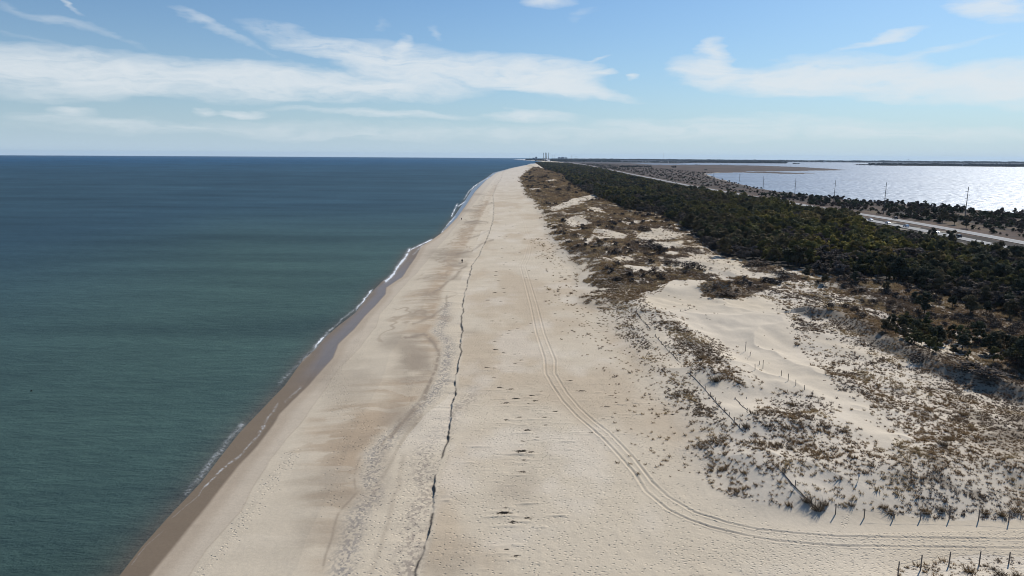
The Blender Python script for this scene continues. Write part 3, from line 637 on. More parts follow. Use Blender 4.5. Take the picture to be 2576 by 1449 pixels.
bay = polar((4, 55), rs[rs > 380], 240, lambda X, Y: (X > 330), 'bay', M_bay, None, .02)
setp(bay, 'silvery sunlit bay water beyond the road and marsh', 'bay', kind='structure')

# ---------------------------------------------------------------- plants as merged geometry
def crown(rng, n, leaf, nc_=9, flat=.75, spread=.62, up=.25):
    """triangles of needle clusters round several clump centres inside a unit crown (radius 1, height 0..~2*flat)"""
    cs = []
    for i in range(nc_):
        a = rng.uniform(0, 2*np.pi); r = rng.uniform(0, spread)**.8; z = rng.uniform(.15, 1)
        r *= (1.15-.75*z); cs.append((r*np.cos(a), r*np.sin(a), z*2*flat, rng.uniform(.20, .42) if nc_ < 12 else rng.uniform(.13, .30)))
    cs = np.array(cs); w = cs[:, 3]**2; ci = rng.choice(len(cs), n, p=w/w.sum()); c = cs[ci]
    d = rng.normal(size=(n, 3)); d /= np.linalg.norm(d, axis=1)[:, None]; d[:, 2] = d[:, 2]*.8+up*.3
    p = c[:, :3]+d*c[:, 3:4]*rng.uniform(.55, 1.1, (n, 1))
    nrm = d*.8+rng.normal(size=(n, 3))*.55; nrm[:, 2] += .45; nrm /= np.linalg.norm(nrm, axis=1)[:, None]
    t = np.cross(nrm, rng.normal(size=(n, 3))); t /= np.linalg.norm(t, axis=1)[:, None]; b = np.cross(nrm, t)
    s = leaf*rng.uniform(.6, 1.3, (n, 1))
    V = np.stack([p+t*s, p-t*s*.5+b*s*.8, p-t*s*.5-b*s*.8], 1)
    sh = (.78+.42*rng.random(len(cs)))[ci]*(.85+.3*rng.random(n))
    return V.reshape(-1, 3), np.repeat(sh, 3)
def merge(templates, tid, pos, sx, sz, rot, col):
    """copies of triangle templates merged to one vertex array"""
    Vs = []; Cs = []
    for t, (T, S) in enumerate(templates):
        k = np.where(tid == t)[0]
        if len(k) == 0: continue
        c, s = np.cos(rot[k])[:, None], np.sin(rot[k])[:, None]
        x = (T[None, :, 0]*c-T[None, :, 1]*s)*sx[k][:, None]; y = (T[None, :, 0]*s+T[None, :, 1]*c)*sx[k][:, None]; z = T[None, :, 2]*sz[k][:, None]
        V = np.stack([x+pos[k][:, 0:1], y+pos[k][:, 1:2], z+pos[k][:, 2:3]], -1)
        Vs.append(V.reshape(-1, 3)); Cs.append((col[k][:, None, :]*S[None, :, None]).reshape(-1, 3))
    return np.concatenate(Vs), np.concatenate(Cs)
def tri_obj(name, V, Cc, mat):
    return mesh_np(name, V, np.arange(len(V)).reshape(-1, 3), mat, attrs={'alb': ('FLOAT_COLOR', np.clip(Cc, .005, .9))})
# cell areas of the ground grid, for scattering
dA = np.gradient(rr)[:, None]*Rr*(az[1]-az[0]); area = np.abs(dA).ravel()
def scatter(lam, mask, cap=None):
    """poisson scatter with density lam per m2 over grid cells"""
    ii = np.where(mask & (lam > 0))[0]; n = RG.poisson(np.minimum(lam[ii]*area[ii], 50)); i = np.repeat(ii, n)
    if cap and len(i) > cap: i = RG.choice(i, cap, replace=False)
    sa = (az[1]-az[0]); a = np.arctan2(gx[i], gy[i])+RG.uniform(-.5, .5, len(i))*sa
    r = np.hypot(gx[i], gy[i]); row = i//nc; drw = np.abs(np.gradient(rr))[row]; r = r+RG.uniform(-.5, .5, len(i))*drw
    X = r*np.sin(a); Y = r*np.cos(a); return i, X, Y, r
rad = np.hypot(gx, gy); inview = (px > -150) & (px < 2730) & (py < 1560)

# --- dune grass
def tuftT(rng, n, hgt=1., w=.035):
    V = []; S = []
    for i in range(n):
        a = rng.uniform(0, 2*np.pi); r = rng.uniform(0, .42); bx, by = r*math.cos(a), r*math.sin(a)
        l = rng.uniform(.5, 1.)*hgt; lean = rng.uniform(.15, .75); aa = a+rng.normal()*.5
        tx = bx+lean*l*math.cos(aa)-.22*l; ty = by+lean*l*math.sin(aa); q = rng.uniform(0, np.pi); ww = w*rng.uniform(.7, 1.6)
        V += [(bx-ww*math.cos(q), by-ww*math.sin(q), -.05), (bx+ww*math.cos(q), by+ww*math.sin(q), -.05), (tx, ty, l*rng.uniform(.75, 1))]
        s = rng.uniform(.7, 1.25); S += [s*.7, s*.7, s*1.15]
    return np.array(V), np.array(S)
r1 = np.random.default_rng(5)
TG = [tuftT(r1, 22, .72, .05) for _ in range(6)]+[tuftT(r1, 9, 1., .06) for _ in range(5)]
lod = np.clip(rad/150, 1, 12)
lam = 8.*np.minimum(G, .8)**1.1/lod**1.5
gi, X, Y, r = scatter(lam, inview & (rad < 2600) & (G > 0), 260000)
Z = H(X, Y)+drop(X, Y)
sz = np.clip(r/150, 1, 12)**.62*(.25+.42*RG.random(len(X))**1.8)*np.where(RG.random(len(X)) < .07, 1.8, 1.)*(.75+.5*n_r[gi])
sx = sz*np.clip(r/150, 1, 12)**.3*1.05
cA = np.array([.25, .168, .092]); cB = np.array([.145, .106, .076]); cD = np.array([.34, .25, .14])
gold = np.exp(-np.clip(X-f7(Y), 0, 99)/9)[:, None]*.7
tn = ss(.35, .65, fbm(X/11, Y/13, 201, 3)+.15*(RG.random(len(X))-.5))[:, None]; t3 = (fbm(X/6, Y/6, 203, 2) > .62)[:, None]
gc = cA*tn+cB*(1-tn); gc = np.where(t3, cD, gc*(1-gold)+np.array([.25, .18, .10])*gold)*RG.uniform(.7, 1.25, (len(X), 1))
tid = np.where(r < 260, RG.integers(0, 6, len(X)), RG.integers(6, 11, len(X)))
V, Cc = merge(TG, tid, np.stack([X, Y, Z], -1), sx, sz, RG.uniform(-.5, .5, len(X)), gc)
o = tri_obj('dune_grass', V, Cc, M_grass); setp(o, 'tan and brown dune grass tufts covering the sand dunes', 'grass', kind='stuff'); print('tufts', len(X))

# --- trees: forest
def pineT(rng, n, leaf): return crown(rng, n, leaf, int(rng.integers(14, 22)) if n > 500 else int(rng.integers(9, 15)), rng.uniform(.62, .95), .95)
r2 = np.random.default_rng(23)
HI = [pineT(r2, 1100, .125) for _ in range(9)]
MD = [pineT(r2, 230, .20) for _ in range(6)]
LO = [pineT(r2, 60, .40) for _ in range(5)]
tn_f = fbm(gx/16, gy/20, 211, 3); holes = fbm(gx/11, gy/14, 213, 3)
lf = np.clip(rad/900, 1, 4)
lam = np.where(forest, .115*(.12+.88*ss(.36, .46, holes+.06))/lf**1.5, 0); lam = np.where(pinerow, .07, lam)
fi, X, Y, r = scatter(lam, inview & (rad < 6500))
k = (X < 268+0*X) | (Y < 0); 
d, _, _ = pdist(X, Y, wroad, 60); k = (d > 30)
hgt = (2.6+4.4*RG.random(len(X))**1.3)*np.clip(.75+.012*(X-f7(Y)-50), .7, 1.1)*np.clip(r/900, 1, 4)**.2
hgt[pinerow[fi]] *= .62
tx, ty = proj(X, Y, H(X, Y)+drop(X, Y)+hgt*1.02); k &= inpoly(tx, ty, [(x_, y_+(2 if y_ > 460 else 1)) for x_, y_ in FOREST[:13]]+[(2900, 880), (2900, 400), (1200, 400)]) | pinerow[fi]
k &= (ty > np.interp(tx, [1380, 1440, 1500, 1600, 1735, 1742, 1765, 1790, 1825, 1850, 1900, 2030, 2045, 2090, 2110, 2150, 2168, 2290, 2400, 2425, 2440, 2576], [410, 412.5, 421, 444, 470, 466, 466, 480, 480, 470, 478, 500, 520, 524, 520, 528, 551, 577, 597, 608, 602, 625]))
gray_t = (fbm(X/18, Y/24, 215, 3)+.22*(RG.random(len(X))-.5) > .535)
fi, X, Y, r, gray_t, hgt = fi[k], X[k], Y[k], r[k], gray_t[k], hgt[k]
gray_t &= ~pinerow[fi]
# hand-placed pines in the open ground and beside the road (photo x, base y, height)
HAND = [(2355,742,6.5),(2325,790,5.5),(2440,792,5.),(2395,775,4.),(2480,790,4.),(2150,712,3.5),(2030,700,4.),(2075,715,3.6),(2230,738,3.4),(2200,690,5.),(2390,616,7.),(2345,607,6.5),(2455,640,5.),(2300,850,3.6),(2270,835,3.4),(2345,868,3.8),(2420,880,4),(2495,890,4.2),(2560,925,5),(2540,800,4.5),(2500,760,5.5),(2560,760,6),(2290,722,3.6),(2320,735,4.6),(2385,735,5.6),(2415,750,5.),(2455,752,5.4),(2530,782,4.6),(2572,800,5.2),(2300,762,3.)]
# scattered trees between road and bay (photo x, y, height)
HAND2 = [(2148,524,6.),(2080,515,6.5),(2040,507,7),(2010,500,6),(1985,499,6),(2170,514,3.5),(2200,512,3.5),(2232,512,4.5),(2270,516,5),(2327,519,5.5),(2370,524,5),(2520,534,5),(2552,537,4.5),(2290,545,7),(2330,550,7.5),(2370,560,8),(2400,566,7),(2250,538,6),(2430,575,6.5),(2300,530,5),(2110,522,5),(2465,545,4),(2395,540,5),(1950,492,5),(1905,485,4),(1880,476,4),(2350,540,6)]
hx = [solve(a, b)+(h,) for a, b, h in HAND+HAND2]
hx = np.array(hx)
# scattered scrub trees landward
lam2 = np.where(inl & (gx < 560) & (gx > fr(gy)+10), (.05*ss(.42, .56, gn)*(1-.8*ss(700, 1200, gy))+.003)*ss(520, 400, gx-0*gy)/np.clip(rad/500, 1, 5)**1.5+.0015, 0)
si, X2, Y2, rb = scatter(lam2, inview & (rad < 4500)); d, _, _ = pdist(X2, Y2, wroad, 60); k = d > 13; si, X2, Y2, rb = si[k], X2[k], Y2[k], rb[k]
Zf = H(X, Y)+drop(X, Y); hgt[gray_t] *= .62
green = [np.array(c)*np.array([1.22, 1.1, 1.0]) for c in ((.062, .070, .044), (.078, .086, .042), (.056, .064, .046), (.105, .104, .046), (.094, .086, .056))]
grayc = [np.array(c) for c in ((.115, .098, .086), (.13, .105, .082))]
gsel = (fbm(X/30, Y/40, 221, 3)*7).astype(int) % 5
colf = np.array([green[g] for g in gsel])*RG.uniform(.75, 1.3, (len(X), 1)); cg = np.array([grayc[i] for i in RG.integers(0, 2, len(X))])*RG.uniform(.75, 1.3, (len(X), 1))
py_f = py[fi]; px_f = px[fi]; yl = np.exp(-((px_f-2120)/230)**2-((py_f-(560+.28*(px_f-1900)))/60)**2)[:, None]; colf = colf*(1+yl*np.array([.9, .75, .1])[None])
colf[gray_t] = cg[gray_t]
# individuals: the nearest pines
cand = np.where(~gray_t)[0]; order = cand[np.argsort(r[cand])]; NI = 300-len(hx)
indiv = order[:NI]; rest = np.ones(len(X), bool); rest[indiv] = False
print('forest trees', len(X), 'indiv to r', r[indiv].max())
k = np.where(rest)[0]
tid = np.where(r[k] < 700, RG.integers(0, 6, len(k)), RG.integers(6, 11, len(k)))
V, Cc = merge(MD+LO, tid, np.stack([X, Y, Zf+.1*hgt], -1)[k], hgt[k]*RG.uniform(.5, .72, len(k))*np.where(gray_t[k], 1.3, 1.), hgt[k]*.58, RG.uniform(0, 6.28, len(k)), colf[k])
o = tri_obj('pine_wood', V, Cc, M_leafm); setp(o, 'dark evergreen wood stretching along the middle of the island', 'woodland', kind='stuff')
Z2 = H(X2, Y2)+drop(X2, Y2); h2 = RG.uniform(1.2, 3.3, len(X2))*np.where(Y2 > 850, .62, 1.)*np.clip(rb/500, 1, 5)**.35
c2 = np.where((fbm(X2/25, Y2/40, 231, 3)+.25*(RG.random(len(X2))-.5) < .5)[:, None], np.array([.045, .058, .032])[None], np.array([.085, .068, .058])[None])*RG.uniform(.75, 1.25, (len(X2), 1))
V, Cc = merge(MD+LO, np.where(rb < 700, RG.integers(0, 6, len(X2)), RG.integers(6, 11, len(X2))), np.stack([X2, Y2, Z2], -1), h2*.8, h2*.55, RG.uniform(0, 6.28, len(X2)), c2)
o = tri_obj('roadside_scrub', V, Cc, M_leafm); setp(o, 'low dark scrub between the highway and the bay', 'scrub', kind='stuff')

PT = []
for i, (T, S) in enumerate(HI):
    for jcol in (0, 1, 3) if i < 4 else (2, 4):
        col = green[jcol]
        me = mesh_np('crown', T, np.arange(len(T)).reshape(-1, 3), M_leaf, attrs={'alb': ('FLOAT_COLOR', np.clip(S[:, None]*col[None], .004, .5))}, link_it=False)
        mb = MB(); mb.tube([(0, 0, -.3), (.03, .02, .5), (-.02, .04, 1.1)], [.055, .045, .02], 5)
        for q in range(4):
            a = q*1.7+i; mb.tube([(0, 0, .45+.12*q), (.35*math.cos(a), .35*math.sin(a), .75+.12*q)], [.022, .008], 4)
        PT.append((me, mb.mesh('trunk', M_bark), jcol))
GN = {0: 'dark green', 1: 'mid green', 2: 'blackish green', 3: 'yellow-green', 4: 'olive green'}
def pine(x, y, z, h, label, group, pick=None, name='pine_tree'):
    me, tr, jc = PT[pick if pick is not None else rnd.randrange(len(PT))]
    o = empty(name, (x, y, z), rnd.uniform(0, 6.28), 1., label=label.replace('COL', GN[jc]), cat='pine tree', group=group)
    w = h*rnd.uniform(.46, .62)
    c = link(bpy.data.objects.new('crown', me), o); c.location = (0, 0, h*.18); c.scale = (w, w, h*.5)
    t = link(bpy.data.objects.new('trunk', tr), o); t.scale = (h*.55, h*.55, h*.6)
    return o
edge_f = []
GW = 'pines of the dense wood behind the dunes'
for i in indiv:
    front = pinerow[fi[i]]
    pxx, pyy = px[fi[i]], py[fi[i]]
    if front: lab, gp = 'low bushy pine in the row along the dune crest at right', 'low pines along the dune crest'
    elif pyy > 640: lab, gp = 'dark pine at the seaward front of the wood, right side', 'front pines of the wood'
    else: lab, gp = 'pine among the closely packed trees of the wood', GW
    pine(X[i], Y[i], Zf[i], hgt[i], lab, gp)
hand_labels = ['broad dark pine standing alone in the scrub at the right, tallest of the loose cluster','rounded pine left of the low white sand patch, in front of the scrub','spreading bushy pine just behind the white sand patch at right','narrow pine squeezed between two bigger bushy pines in the scrub','small pine on the right side of the loose cluster above the sand patch','single small pine on the grassy flat right of the sand blowout','dark pine on the edge of the wood above the round shrub','small pine beside the wood edge where the brown grass begins','lone small pine above the light grass hollow','taller pine at the very front edge of the wood','big rounded pine beside the highway, right of the white cars','rounded pine left of the big one beside the highway verge','spiky pine near the highway close to the right edge',
 'leftmost low pine of the row behind the brown crest','low pine starting the row behind the brown dune crest','low pine in the crest row below the white sand','low pine of the crest row, near its middle','broad low pine towards the right end of the crest row','wide low pine at the right end of the crest row','thin pine above the pale sand strip at the right edge','tall thin pine right of the loose cluster','dark pine at the right edge above the loose cluster','low pine at the left start of the loose stand, close to the wood','pine left of the tallest lone pine in the loose stand','pine just above the tallest lone pine in the loose stand','pine between the tallest lone pine and the narrow one','pine behind the narrow squeezed pine','squat pine near the right edge under the tall thin pine','pine touching the right edge beside the pale sand strip','smallest pine on the scrub below the start of the loose stand']
for (x, y, z, h), lab in zip(hx[:len(HAND)], hand_labels):
    pine(x, y, z, h, lab, 'pines standing loose in the dune scrub', rnd.randrange(12, len(PT)))
for n_, (x, y, z, h) in enumerate(hx[len(HAND):]):
    pine(x, y, z, h, 'dark wind-shaped pine between the highway and the bay shore', 'pines between highway and bay', rnd.randrange(12, len(PT)))

# --- bare shrubs on the dunes
lam = np.where(dune | op, .055*B/np.clip(rad/180, 1, 10)**1.3, 0)
bi, X3, Y3, r3 = scatter(lam, inview & (rad < 2500), 12000)
Z3 = H(X3, Y3)+drop(X3, Y3); h3 = RG.uniform(.7, 1.7, len(X3))*np.clip(r3/180, 1, 10)**.5
r4 = np.random.default_rng(77)
SH = [crown(r4, 420, .085, 10, .42, .85, .2) for _ in range(5)]; SL_ = [crown(r4, 110, .17, 8, .42, .85, .2) for _ in range(5)]
c3 = np.array([(.10, .080, .066), (.12, .088, .066), (.085, .072, .064)])[RG.integers(0, 3, len(X3))]*RG.uniform(.8, 1.25, (len(X3), 1))
od = np.argsort(r3); ind = od[:110]; rs_ = od[110:]
V, Cc = merge(SL_, RG.integers(0, 5, len(rs_)), np.stack([X3, Y3, Z3], -1)[rs_], h3[rs_]*1.25, h3[rs_]*.95, RG.uniform(0, 6.28, len(rs_)), c3[rs_])
o = tri_obj('dune_thicket', V, Cc, M_twig); setp(o, 'dark leafless thicket patches across the back dunes', 'scrub', kind='stuff')
SM = []
for T, S in SH:
    for cc in ((.095, .078, .066), (.115, .086, .064)):
        SM.append(mesh_np('bare_shrub', T, np.arange(len(T)).reshape(-1, 3), M_twig, attrs={'alb': ('FLOAT_COLOR', np.clip(S[:, None]*np.array(cc)[None], .004, .5))}, link_it=False))
def shrub(x, y, z, w, h, lab, grp):
    o = link(bpy.data.objects.new('bare_shrub', rnd.choice(SM))); o.location = (x, y, z-.05); o.scale = (w, w, h); o.rotation_euler.z = rnd.uniform(0, 6.28)
    return setp(o, lab, 'shrub', grp)
for i in ind:
    shrub(X3[i], Y3[i], Z3[i], h3[i]*1.2, h3[i], 'leafless grey-brown shrub on the grassy dune ridge at right', 'leafless shrubs on the dune ridge')
for a, b, w, h, lab in ((1742,678,6.5,3.0,'round dark shrub mound left of the pale sand hollow'),(1690,665,5.,1.8,'long low dark shrub left of the round shrub mound'),(1815,742,5.5,1.7,'dark shrub cap on the undercut dune mound above the blowout'),(1845,745,3.5,1.2,'small shrub right of the undercut dune mound'),(1620,578,7,2.4,'dark low shrub beside the far white sand patch'),(1560,705,4,1.3,'brown shrub patch on the seaward dune'),(1640,628,8,2.6,'large flat dark shrub above the sandy gap'),(2130,705,5,1.7,'grey shrub clump at the front of the wood'),(1960,690,5,1.8,'grey shrub at the corner of the wood by the sand hollow'),(1900,668,7,2.4,'wide grey thicket against the front of the pines'),(2440,930,4,1.5,'brown shrub below the crest pines at right'),(2500,950,4.5,1.6,'brown shrub near the right edge below the crest pines'),(2300,905,3.5,1.4,'dark shrub on the shaded side of the crest'),(2430,720,5,1.8,'grey leafless shrub between the loose pines'),(2280,755,4,1.3,'brown shrub on the flat left of the loose pines')):
    x, y, z = solve(a, b); shrub(x, y, z, w, h, lab, 'shrub mounds among the dunes')

# --- big single grass clumps
r5 = np.random.default_rng(99)
def bigtuft(n):
    T, S = tuftT(r5, n, 1., .022); return T, S
CM = []
for q in range(4):
    T, S = bigtuft(110)
    for cc in ((.17, .12, .07), (.11, .085, .06)):
        CM.append(mesh_np('grass_clump', T, np.arange(len(T)).reshape(-1, 3), M_grass, attrs={'alb': ('FLOAT_COLOR', np.clip(S[:, None]*np.array(cc)[None], .004, .5))}, link_it=False))
for a, b, s, lab in ((2440,1440,1.15,'largest grass clump in the bottom right corner by the cable fence'),(2498,1432,.6,'small grass clump between the two corner posts'),(2520,1447,1.,'dark upright grass clump right of the last corner post'),(2560,1452,.9,'grass clump cut by the bottom right edge'),(2478,1424,.4,'tiny grass clump at the foot of a corner post'),
                     (2058,1282,1.6,'dark grass clump leaning over the left end of the path fence'),(2030,1262,1.3,'grass clump beside the buried slat fence'),(2075,1270,1.,'brown clump above the first path fence post'),(2143,1272,.8,'grass clump above the gap between the first path posts'),(2240,1292,1.1,'grass clump behind the third path fence post'),(2225,1278,.8,'small clump up-slope of the third path fence post'),(2330,1290,1.3,'wide grass clump behind the fourth path fence post'),(2370,1285,1.,'clump between fourth and fifth path fence posts'),(2480,1292,1.,'clump behind the sixth path fence post'),(2520,1296,1.2,'clump between the sixth and seventh path posts'),(2560,1290,1.3,'rusty brown clump at the right edge behind the path fence'),
                     (1800,958,1.9,'dark grass-topped hummock right of the diagonal fence'),(1765,903,1.8,'dark wind-swept clump on the grassy strip'),(1698,812,1.,'round dark clump near the top of the grassy strip'),(2236,742,1.,'upright clump on the sand near the dune edge'),(2428,1045,1.3,'golden bushy clump in the dense tufts at right'),(2372,1120,1.4,'pair-like dark clump on the lower right dune'),(2390,1108,1.3,'brown clump just above the dark pair-like one'),(1990,1018,.9,'dark round clump on the knoll below the bare valley'),(1878,1075,1.1,'clump at the lower end of the diagonal fence'),(1962,1120,1.,'dark clump low on the central tuft field'),(1990,1130,.9,'second dark clump low on the central tuft field')):
    x, y, z = solve(a, b); o = link(bpy.data.objects.new('grass_clump', rnd.choice(CM))); o.location = (x, y, z); o.scale = (s*1.1, s*1.1, s*.85); o.rotation_euler.z = rnd.uniform(-.6, .6)
    setp(o, lab, 'grass clump', 'large single grass clumps')

# --- dried wrack on the upper beach
def wrackM():
    V = []; S = []
    for i in range(60):
        a = r5.uniform(0, 6.28); r_ = abs(r5.normal())*.38; bx = r_*math.cos(a)*1.5; by = r_*math.sin(a)*.6; q = r5.uniform(-.5, .5)+ (math.pi if r5.random() < .5 else 0); l = r5.uniform(.15, .5)
        V += [(bx, by-.03, -.02), (bx, by+.03, .05), (bx+l*math.cos(q), by+l*math.sin(q)*.5, r5.uniform(0, .28)*math.exp(-r_*2))]; s = r5.uniform(.7, 1.2); S += [s]*3
    T = np.array(V); S = np.array(S); return mesh_np('wrack_clump', T, np.arange(len(T)).reshape(-1, 3), M_grass, attrs={'alb': ('FLOAT_COLOR', S[:, None]*np.array([[.095, .078, .06]]))}, link_it=False)
WM = [wrackM() for _ in range(5)]
def wr(px_, py_, s): 
    x, y, z = solve(px_, py_); o = link(bpy.data.objects.new('wrack_clump', rnd.choice(WM))); o.location = (x, y, z+.01); s = s*.46; o.scale = (s, s, s); o.rotation_euler.z = rnd.uniform(-.2, .2)
    return setp(o, 'small dark clump of dried wrack lying on the open upper beach', 'seaweed', 'wrack clumps scattered over the upper beach')
for a, b, s in WR: wr(a, b, s)
print('plants done')

# ---------------------------------------------------------------- roads
def strip(name, P, off, width, mat, z0, dens=12., **kw):
    P = np.asarray(P); P = P[np.argsort(P[:, 1])]
    seg = np.hypot(*np.diff(P, axis=0).T); L = np.concatenate([[0], np.cumsum(seg)]); t = np.arange(0, L[-1], dens)
    # smooth the centre line
    x = np.interp(t, L, P[:, 0]); y = np.interp(t, L, P[:, 1]); 
    kn = max(3, int(160/dens)) | 1; xp = np.pad(x, kn//2, mode='reflect', reflect_type='odd'); x = np.convolve(xp, np.ones(kn)/kn, 'valid')
    dx = np.gradient(x); dy = np.gradient(y); l = np.hypot(dx, dy); nx, ny = dy/l, -dx/l
    V = []; 
    for s in (-.5, .5):
        X_ = x+nx*(off+s*width); Y_ = y+ny*(off+s*width); V.append(np.stack([X_, Y_, 1.45+z0+drop(X_, Y_)], -1))
    n = len(x); V = np.concatenate(V); i = np.arange(n-1); Q = np.stack([i, i+n, i+n+1, i+1], -1)
    o = mesh_np(name, V, Q, mat); setp(o, **kw); return o, (x, y, nx, ny)
hw, RC = strip('highway', wroad, 0, 9.4, M_asph, .25, label='pale asphalt highway running along the island behind the pines', cat='road', kind='structure')
sr, _ = strip('parallel_road', wroad, -21.5, 8., M_asph, .25, label='second carriageway with parked cars, half hidden by the pines', cat='road', kind='structure')
for name, off, m_ in (('road_marking', -3.7, M_line), ('road_marking', 3.6, M_line), ('road_marking', -18.3, M_line), ('road_marking', -24.8, M_line)):
    strip(name, wroad, off, .2, m_, .255, label='long painted edge line on the highway surface', cat='road marking', kind='structure')

# ---------------------------------------------------------------- vehicles
def car(px_, py_, mat, label, kind='sedan', rot=0., off=None, name='parked_car', cat='car'):
    x, y, z = solve(px_, py_)
    cx, cy, nx, ny = RC; i = int(np.argmin(np.hypot(cx-x, cy-y)))
    if off is not None: x, y = cx[i]+nx[i]*off+ (0), cy[i]+ny[i]*off
    # keep the photographed spot along the road
    h = math.atan2(-nx[i], ny[i])   # tangent heading
    ang = math.atan2(nx[i], -ny[i])+rot
    o = empty(name, (x, y, 1.45+.26+drop(x, y)), ang, label=label, cat=cat, group='cars on the roads behind the pines')
    suv = kind != 'sedan'; H1 = .95 if suv else .8; H2 = 1.75 if suv else 1.42
    mb = MB(); mb.prism([(-2.3, .35), (2.3, .35), (2.32, .72), (2.1, H1), (1.1, H1+.04), (-2.1, H1+.06), (-2.3, .8)], 1.82)
    body = mb.build('body', mat, o)
    mb = MB(); mb.prism([(1.05, H1+.03), (.45, H2), (-1.5 if suv else -1.0, H2), (-2.1 if suv else -1.7, H1+.05)], 1.55); mb.build('cabin', mat, o)
    mb = MB()
    for s in (-1, 1): mb.prism([(.85, H1+.1), (.38, H2-.09), (-1.4 if suv else -.95, H2-.09), (-1.85 if suv else -1.4, H1+.1)], .02, (0, s*.785, 0))
    mb.add([(1.08, -.68, H1+.08), (1.08, .68, H1+.08), (.52, .66, H2-.05), (.52, -.66, H2-.05)], [(0, 1, 2, 3)])
    mb.build('window', M_glass, o)
    for sx_ in (-1.42, 1.4):
        for s in (-1, 1):
            mb = MB(); mb.tube([(sx_, s*.72, .33), (sx_, s*.93, .33)], .33, 12); w_ = mb.build('wheel', M_tyre, o)
    for s in (-1, 1):
        mb = MB(); mb.box((2.31, s*.66, .66), (.06, .32, .14)); mb.build('headlight', M_cable, o)
    return o
P_w = paint('white_car_paint', (.8, .8, .8)); P_k = paint('black_car_paint', (.012, .012, .016)); P_t = paint('teal_car_paint', (.25, .55, .55)); P_g = paint('dark_grey_car_paint', (.03, .03, .035))
q3 = lambda X, Y: ((3200+X/3.096)/1.5652, (560+Y/3.096)/1.5652)
car(*q3(898, 930), P_k, 'black car driving alone on the open highway', 'suv', 0, 2.5, 'car')
car(*q3(1418, 1098), P_w, 'white car half hidden between two roadside pines', 'sedan', 0, -21.5)
car(*q3(1078, 1028), P_w, 'white car with raised roof parked right of the smaller white cars', 'suv', 0, -21.5)
car(*q3(785, 985), P_w, 'small white car parked in the middle of the row', 'sedan', 0, -21.5)
car(*q3(670, 950), P_w, 'white car parked next to the teal car', 'sedan', 0, -21.5)
car(*q3(580, 938), P_t, 'pale teal car at the left end of the parked row', 'sedan', 0, -21.5)
car(*q3(1840, 1172), P_g, 'dark pickup-like car with shiny windscreen parked right of the pines', 'suv', 0, -21.5)
car(*q3(330, 895), P_w, 'pale car barely visible through the pines', 'sedan', 0, -21.5)
q2 = lambda X, Y: ((2400+X/3.22)/1.5652, (560+Y/3.22)/1.5652)
car(*q2(725, 495), P_k, 'leftmost of three far dark cars on the highway', 'sedan', 0, 2.5, 'car')
car(*q2(766, 507), P_k, 'middle of three far dark cars on the highway', 'sedan', 0, 2.5, 'car')
car(*q2(812, 513), P_g, 'rightmost of three far dark cars on the highway', 'suv', 0, 2.5, 'car')

# ---------------------------------------------------------------- utility poles
mbp = MB(); mbp.tube([(0, 0, -.3), (0, 0, 1.)], [.012, .007], 7)
def upole(px_, pb, pt, label):
    x, y, z = solve(px_, pb); d_ = math.hypot(x, y); h = (pb-pt)/F*d_*1.02*math.hypot(1, (px_-CX)/F)**.5
    i = int(np.argmin(np.hypot(RC[0]-x, RC[1]-y))); ang = math.atan2(RC[3][i], RC[2][i])
    o = empty('utility_pole', (x, y, z), ang, label=label, cat='utility pole', group='utility poles along the highway')
    mb = MB(); mb.tube([(0, 0, -.5), (0, 0, h*.5), (0, 0, h)], [.30, .25, .19], 8); mb.build('shaft', M_wood, o)
    for k_, (zz, s) in enumerate(((.86, -1), (.76, 1), (.66, -1), (.48, 0))):
        mb = MB()
        if s: mb.tube([(0, 0, h*zz), (s*1.7, 0, h*zz+.12)], [.11, .08], 5)
        else: mb.tube([(-1.6, 0, h*zz), (1.6, 0, h*zz)], .1, 5)
        a_ = mb.build('crossarm', M_wood, o)
        mb = MB(); 
        for e_ in ((s,) if s else (-1, 1)): mb.tube([(e_*1.6, 0, h*zz+.05), (e_*1.6, 0, h*zz-.45)], .1, 6)
        mb.build('insulator', M_steel, a_)
for a, b, t, lab in ((2426,557,491,'utility pole nearest the right edge, its foot in the scrub'),(2222.5,535,473,'utility pole second from the right against the bay'),(2097,511,462,'utility pole third from the right against the bay'),(1999,490,452,'utility pole fourth from the right against the bay'),(1919,480,446,'utility pole fifth from the right, where the bay narrows'),(1860,455,438,'utility pole at the left tip of the bay'),(1795,452,432,'faint utility pole left of the bay tip'),(1730,447,428,'faint utility pole above the brown marsh'),(1673,443,426,'very faint utility pole over the marsh, second from left'),(1650,437,424,'most distant utility pole over the marsh')):
    upole(a, b, t, lab)

# ---------------------------------------------------------------- fences and posts
def cable_fence(name, pts, hgts, label, sag=.12, two=True, fallen=(), r=.065):
    P = [solve(a, b) for a, b in pts]; x0, y0, z0 = P[0]
    o = empty(name, (x0, y0, z0), 0, label=label, cat='fence', group='post and cable fences by the sand path')
    tops = []
    for (x, y, z), h in zip(P, hgts):
        lx, ly = rnd.uniform(-.04, .04)*h, rnd.uniform(-.04, .04)*h; q = (x-x0, y-y0, z-z0)
        mb = MB(); mb.tube([(q[0], q[1], q[2]-.4), (q[0]+lx*.6, q[1]+ly*.6, q[2]+h*.6), (q[0]+lx, q[1]+ly, q[2]+h)], [r*1.05, r, r*.92], 8); mb.build('post', M_wood, o)
        tops.append((Vector(q), Vector((q[0]+lx, q[1]+ly, q[2]+h)), h))
    for i in range(len(tops)-1):
        if i in fallen: continue
        a, at, ah = tops[i]; b, bt, bh = tops[i+1]
        A_ = a+(at-a)*.82; B_ = b+(bt-b)*.82; pts_ = []
        for k_ in range(9):
            t = k_/8; p = A_.lerp(B_, t); p.z -= sag*4*t*(1-t); pts_.append(p)
        mb = MB(); mb.tube(pts_, .016, 5); mb.build('cable', M_wire, o)
    return o
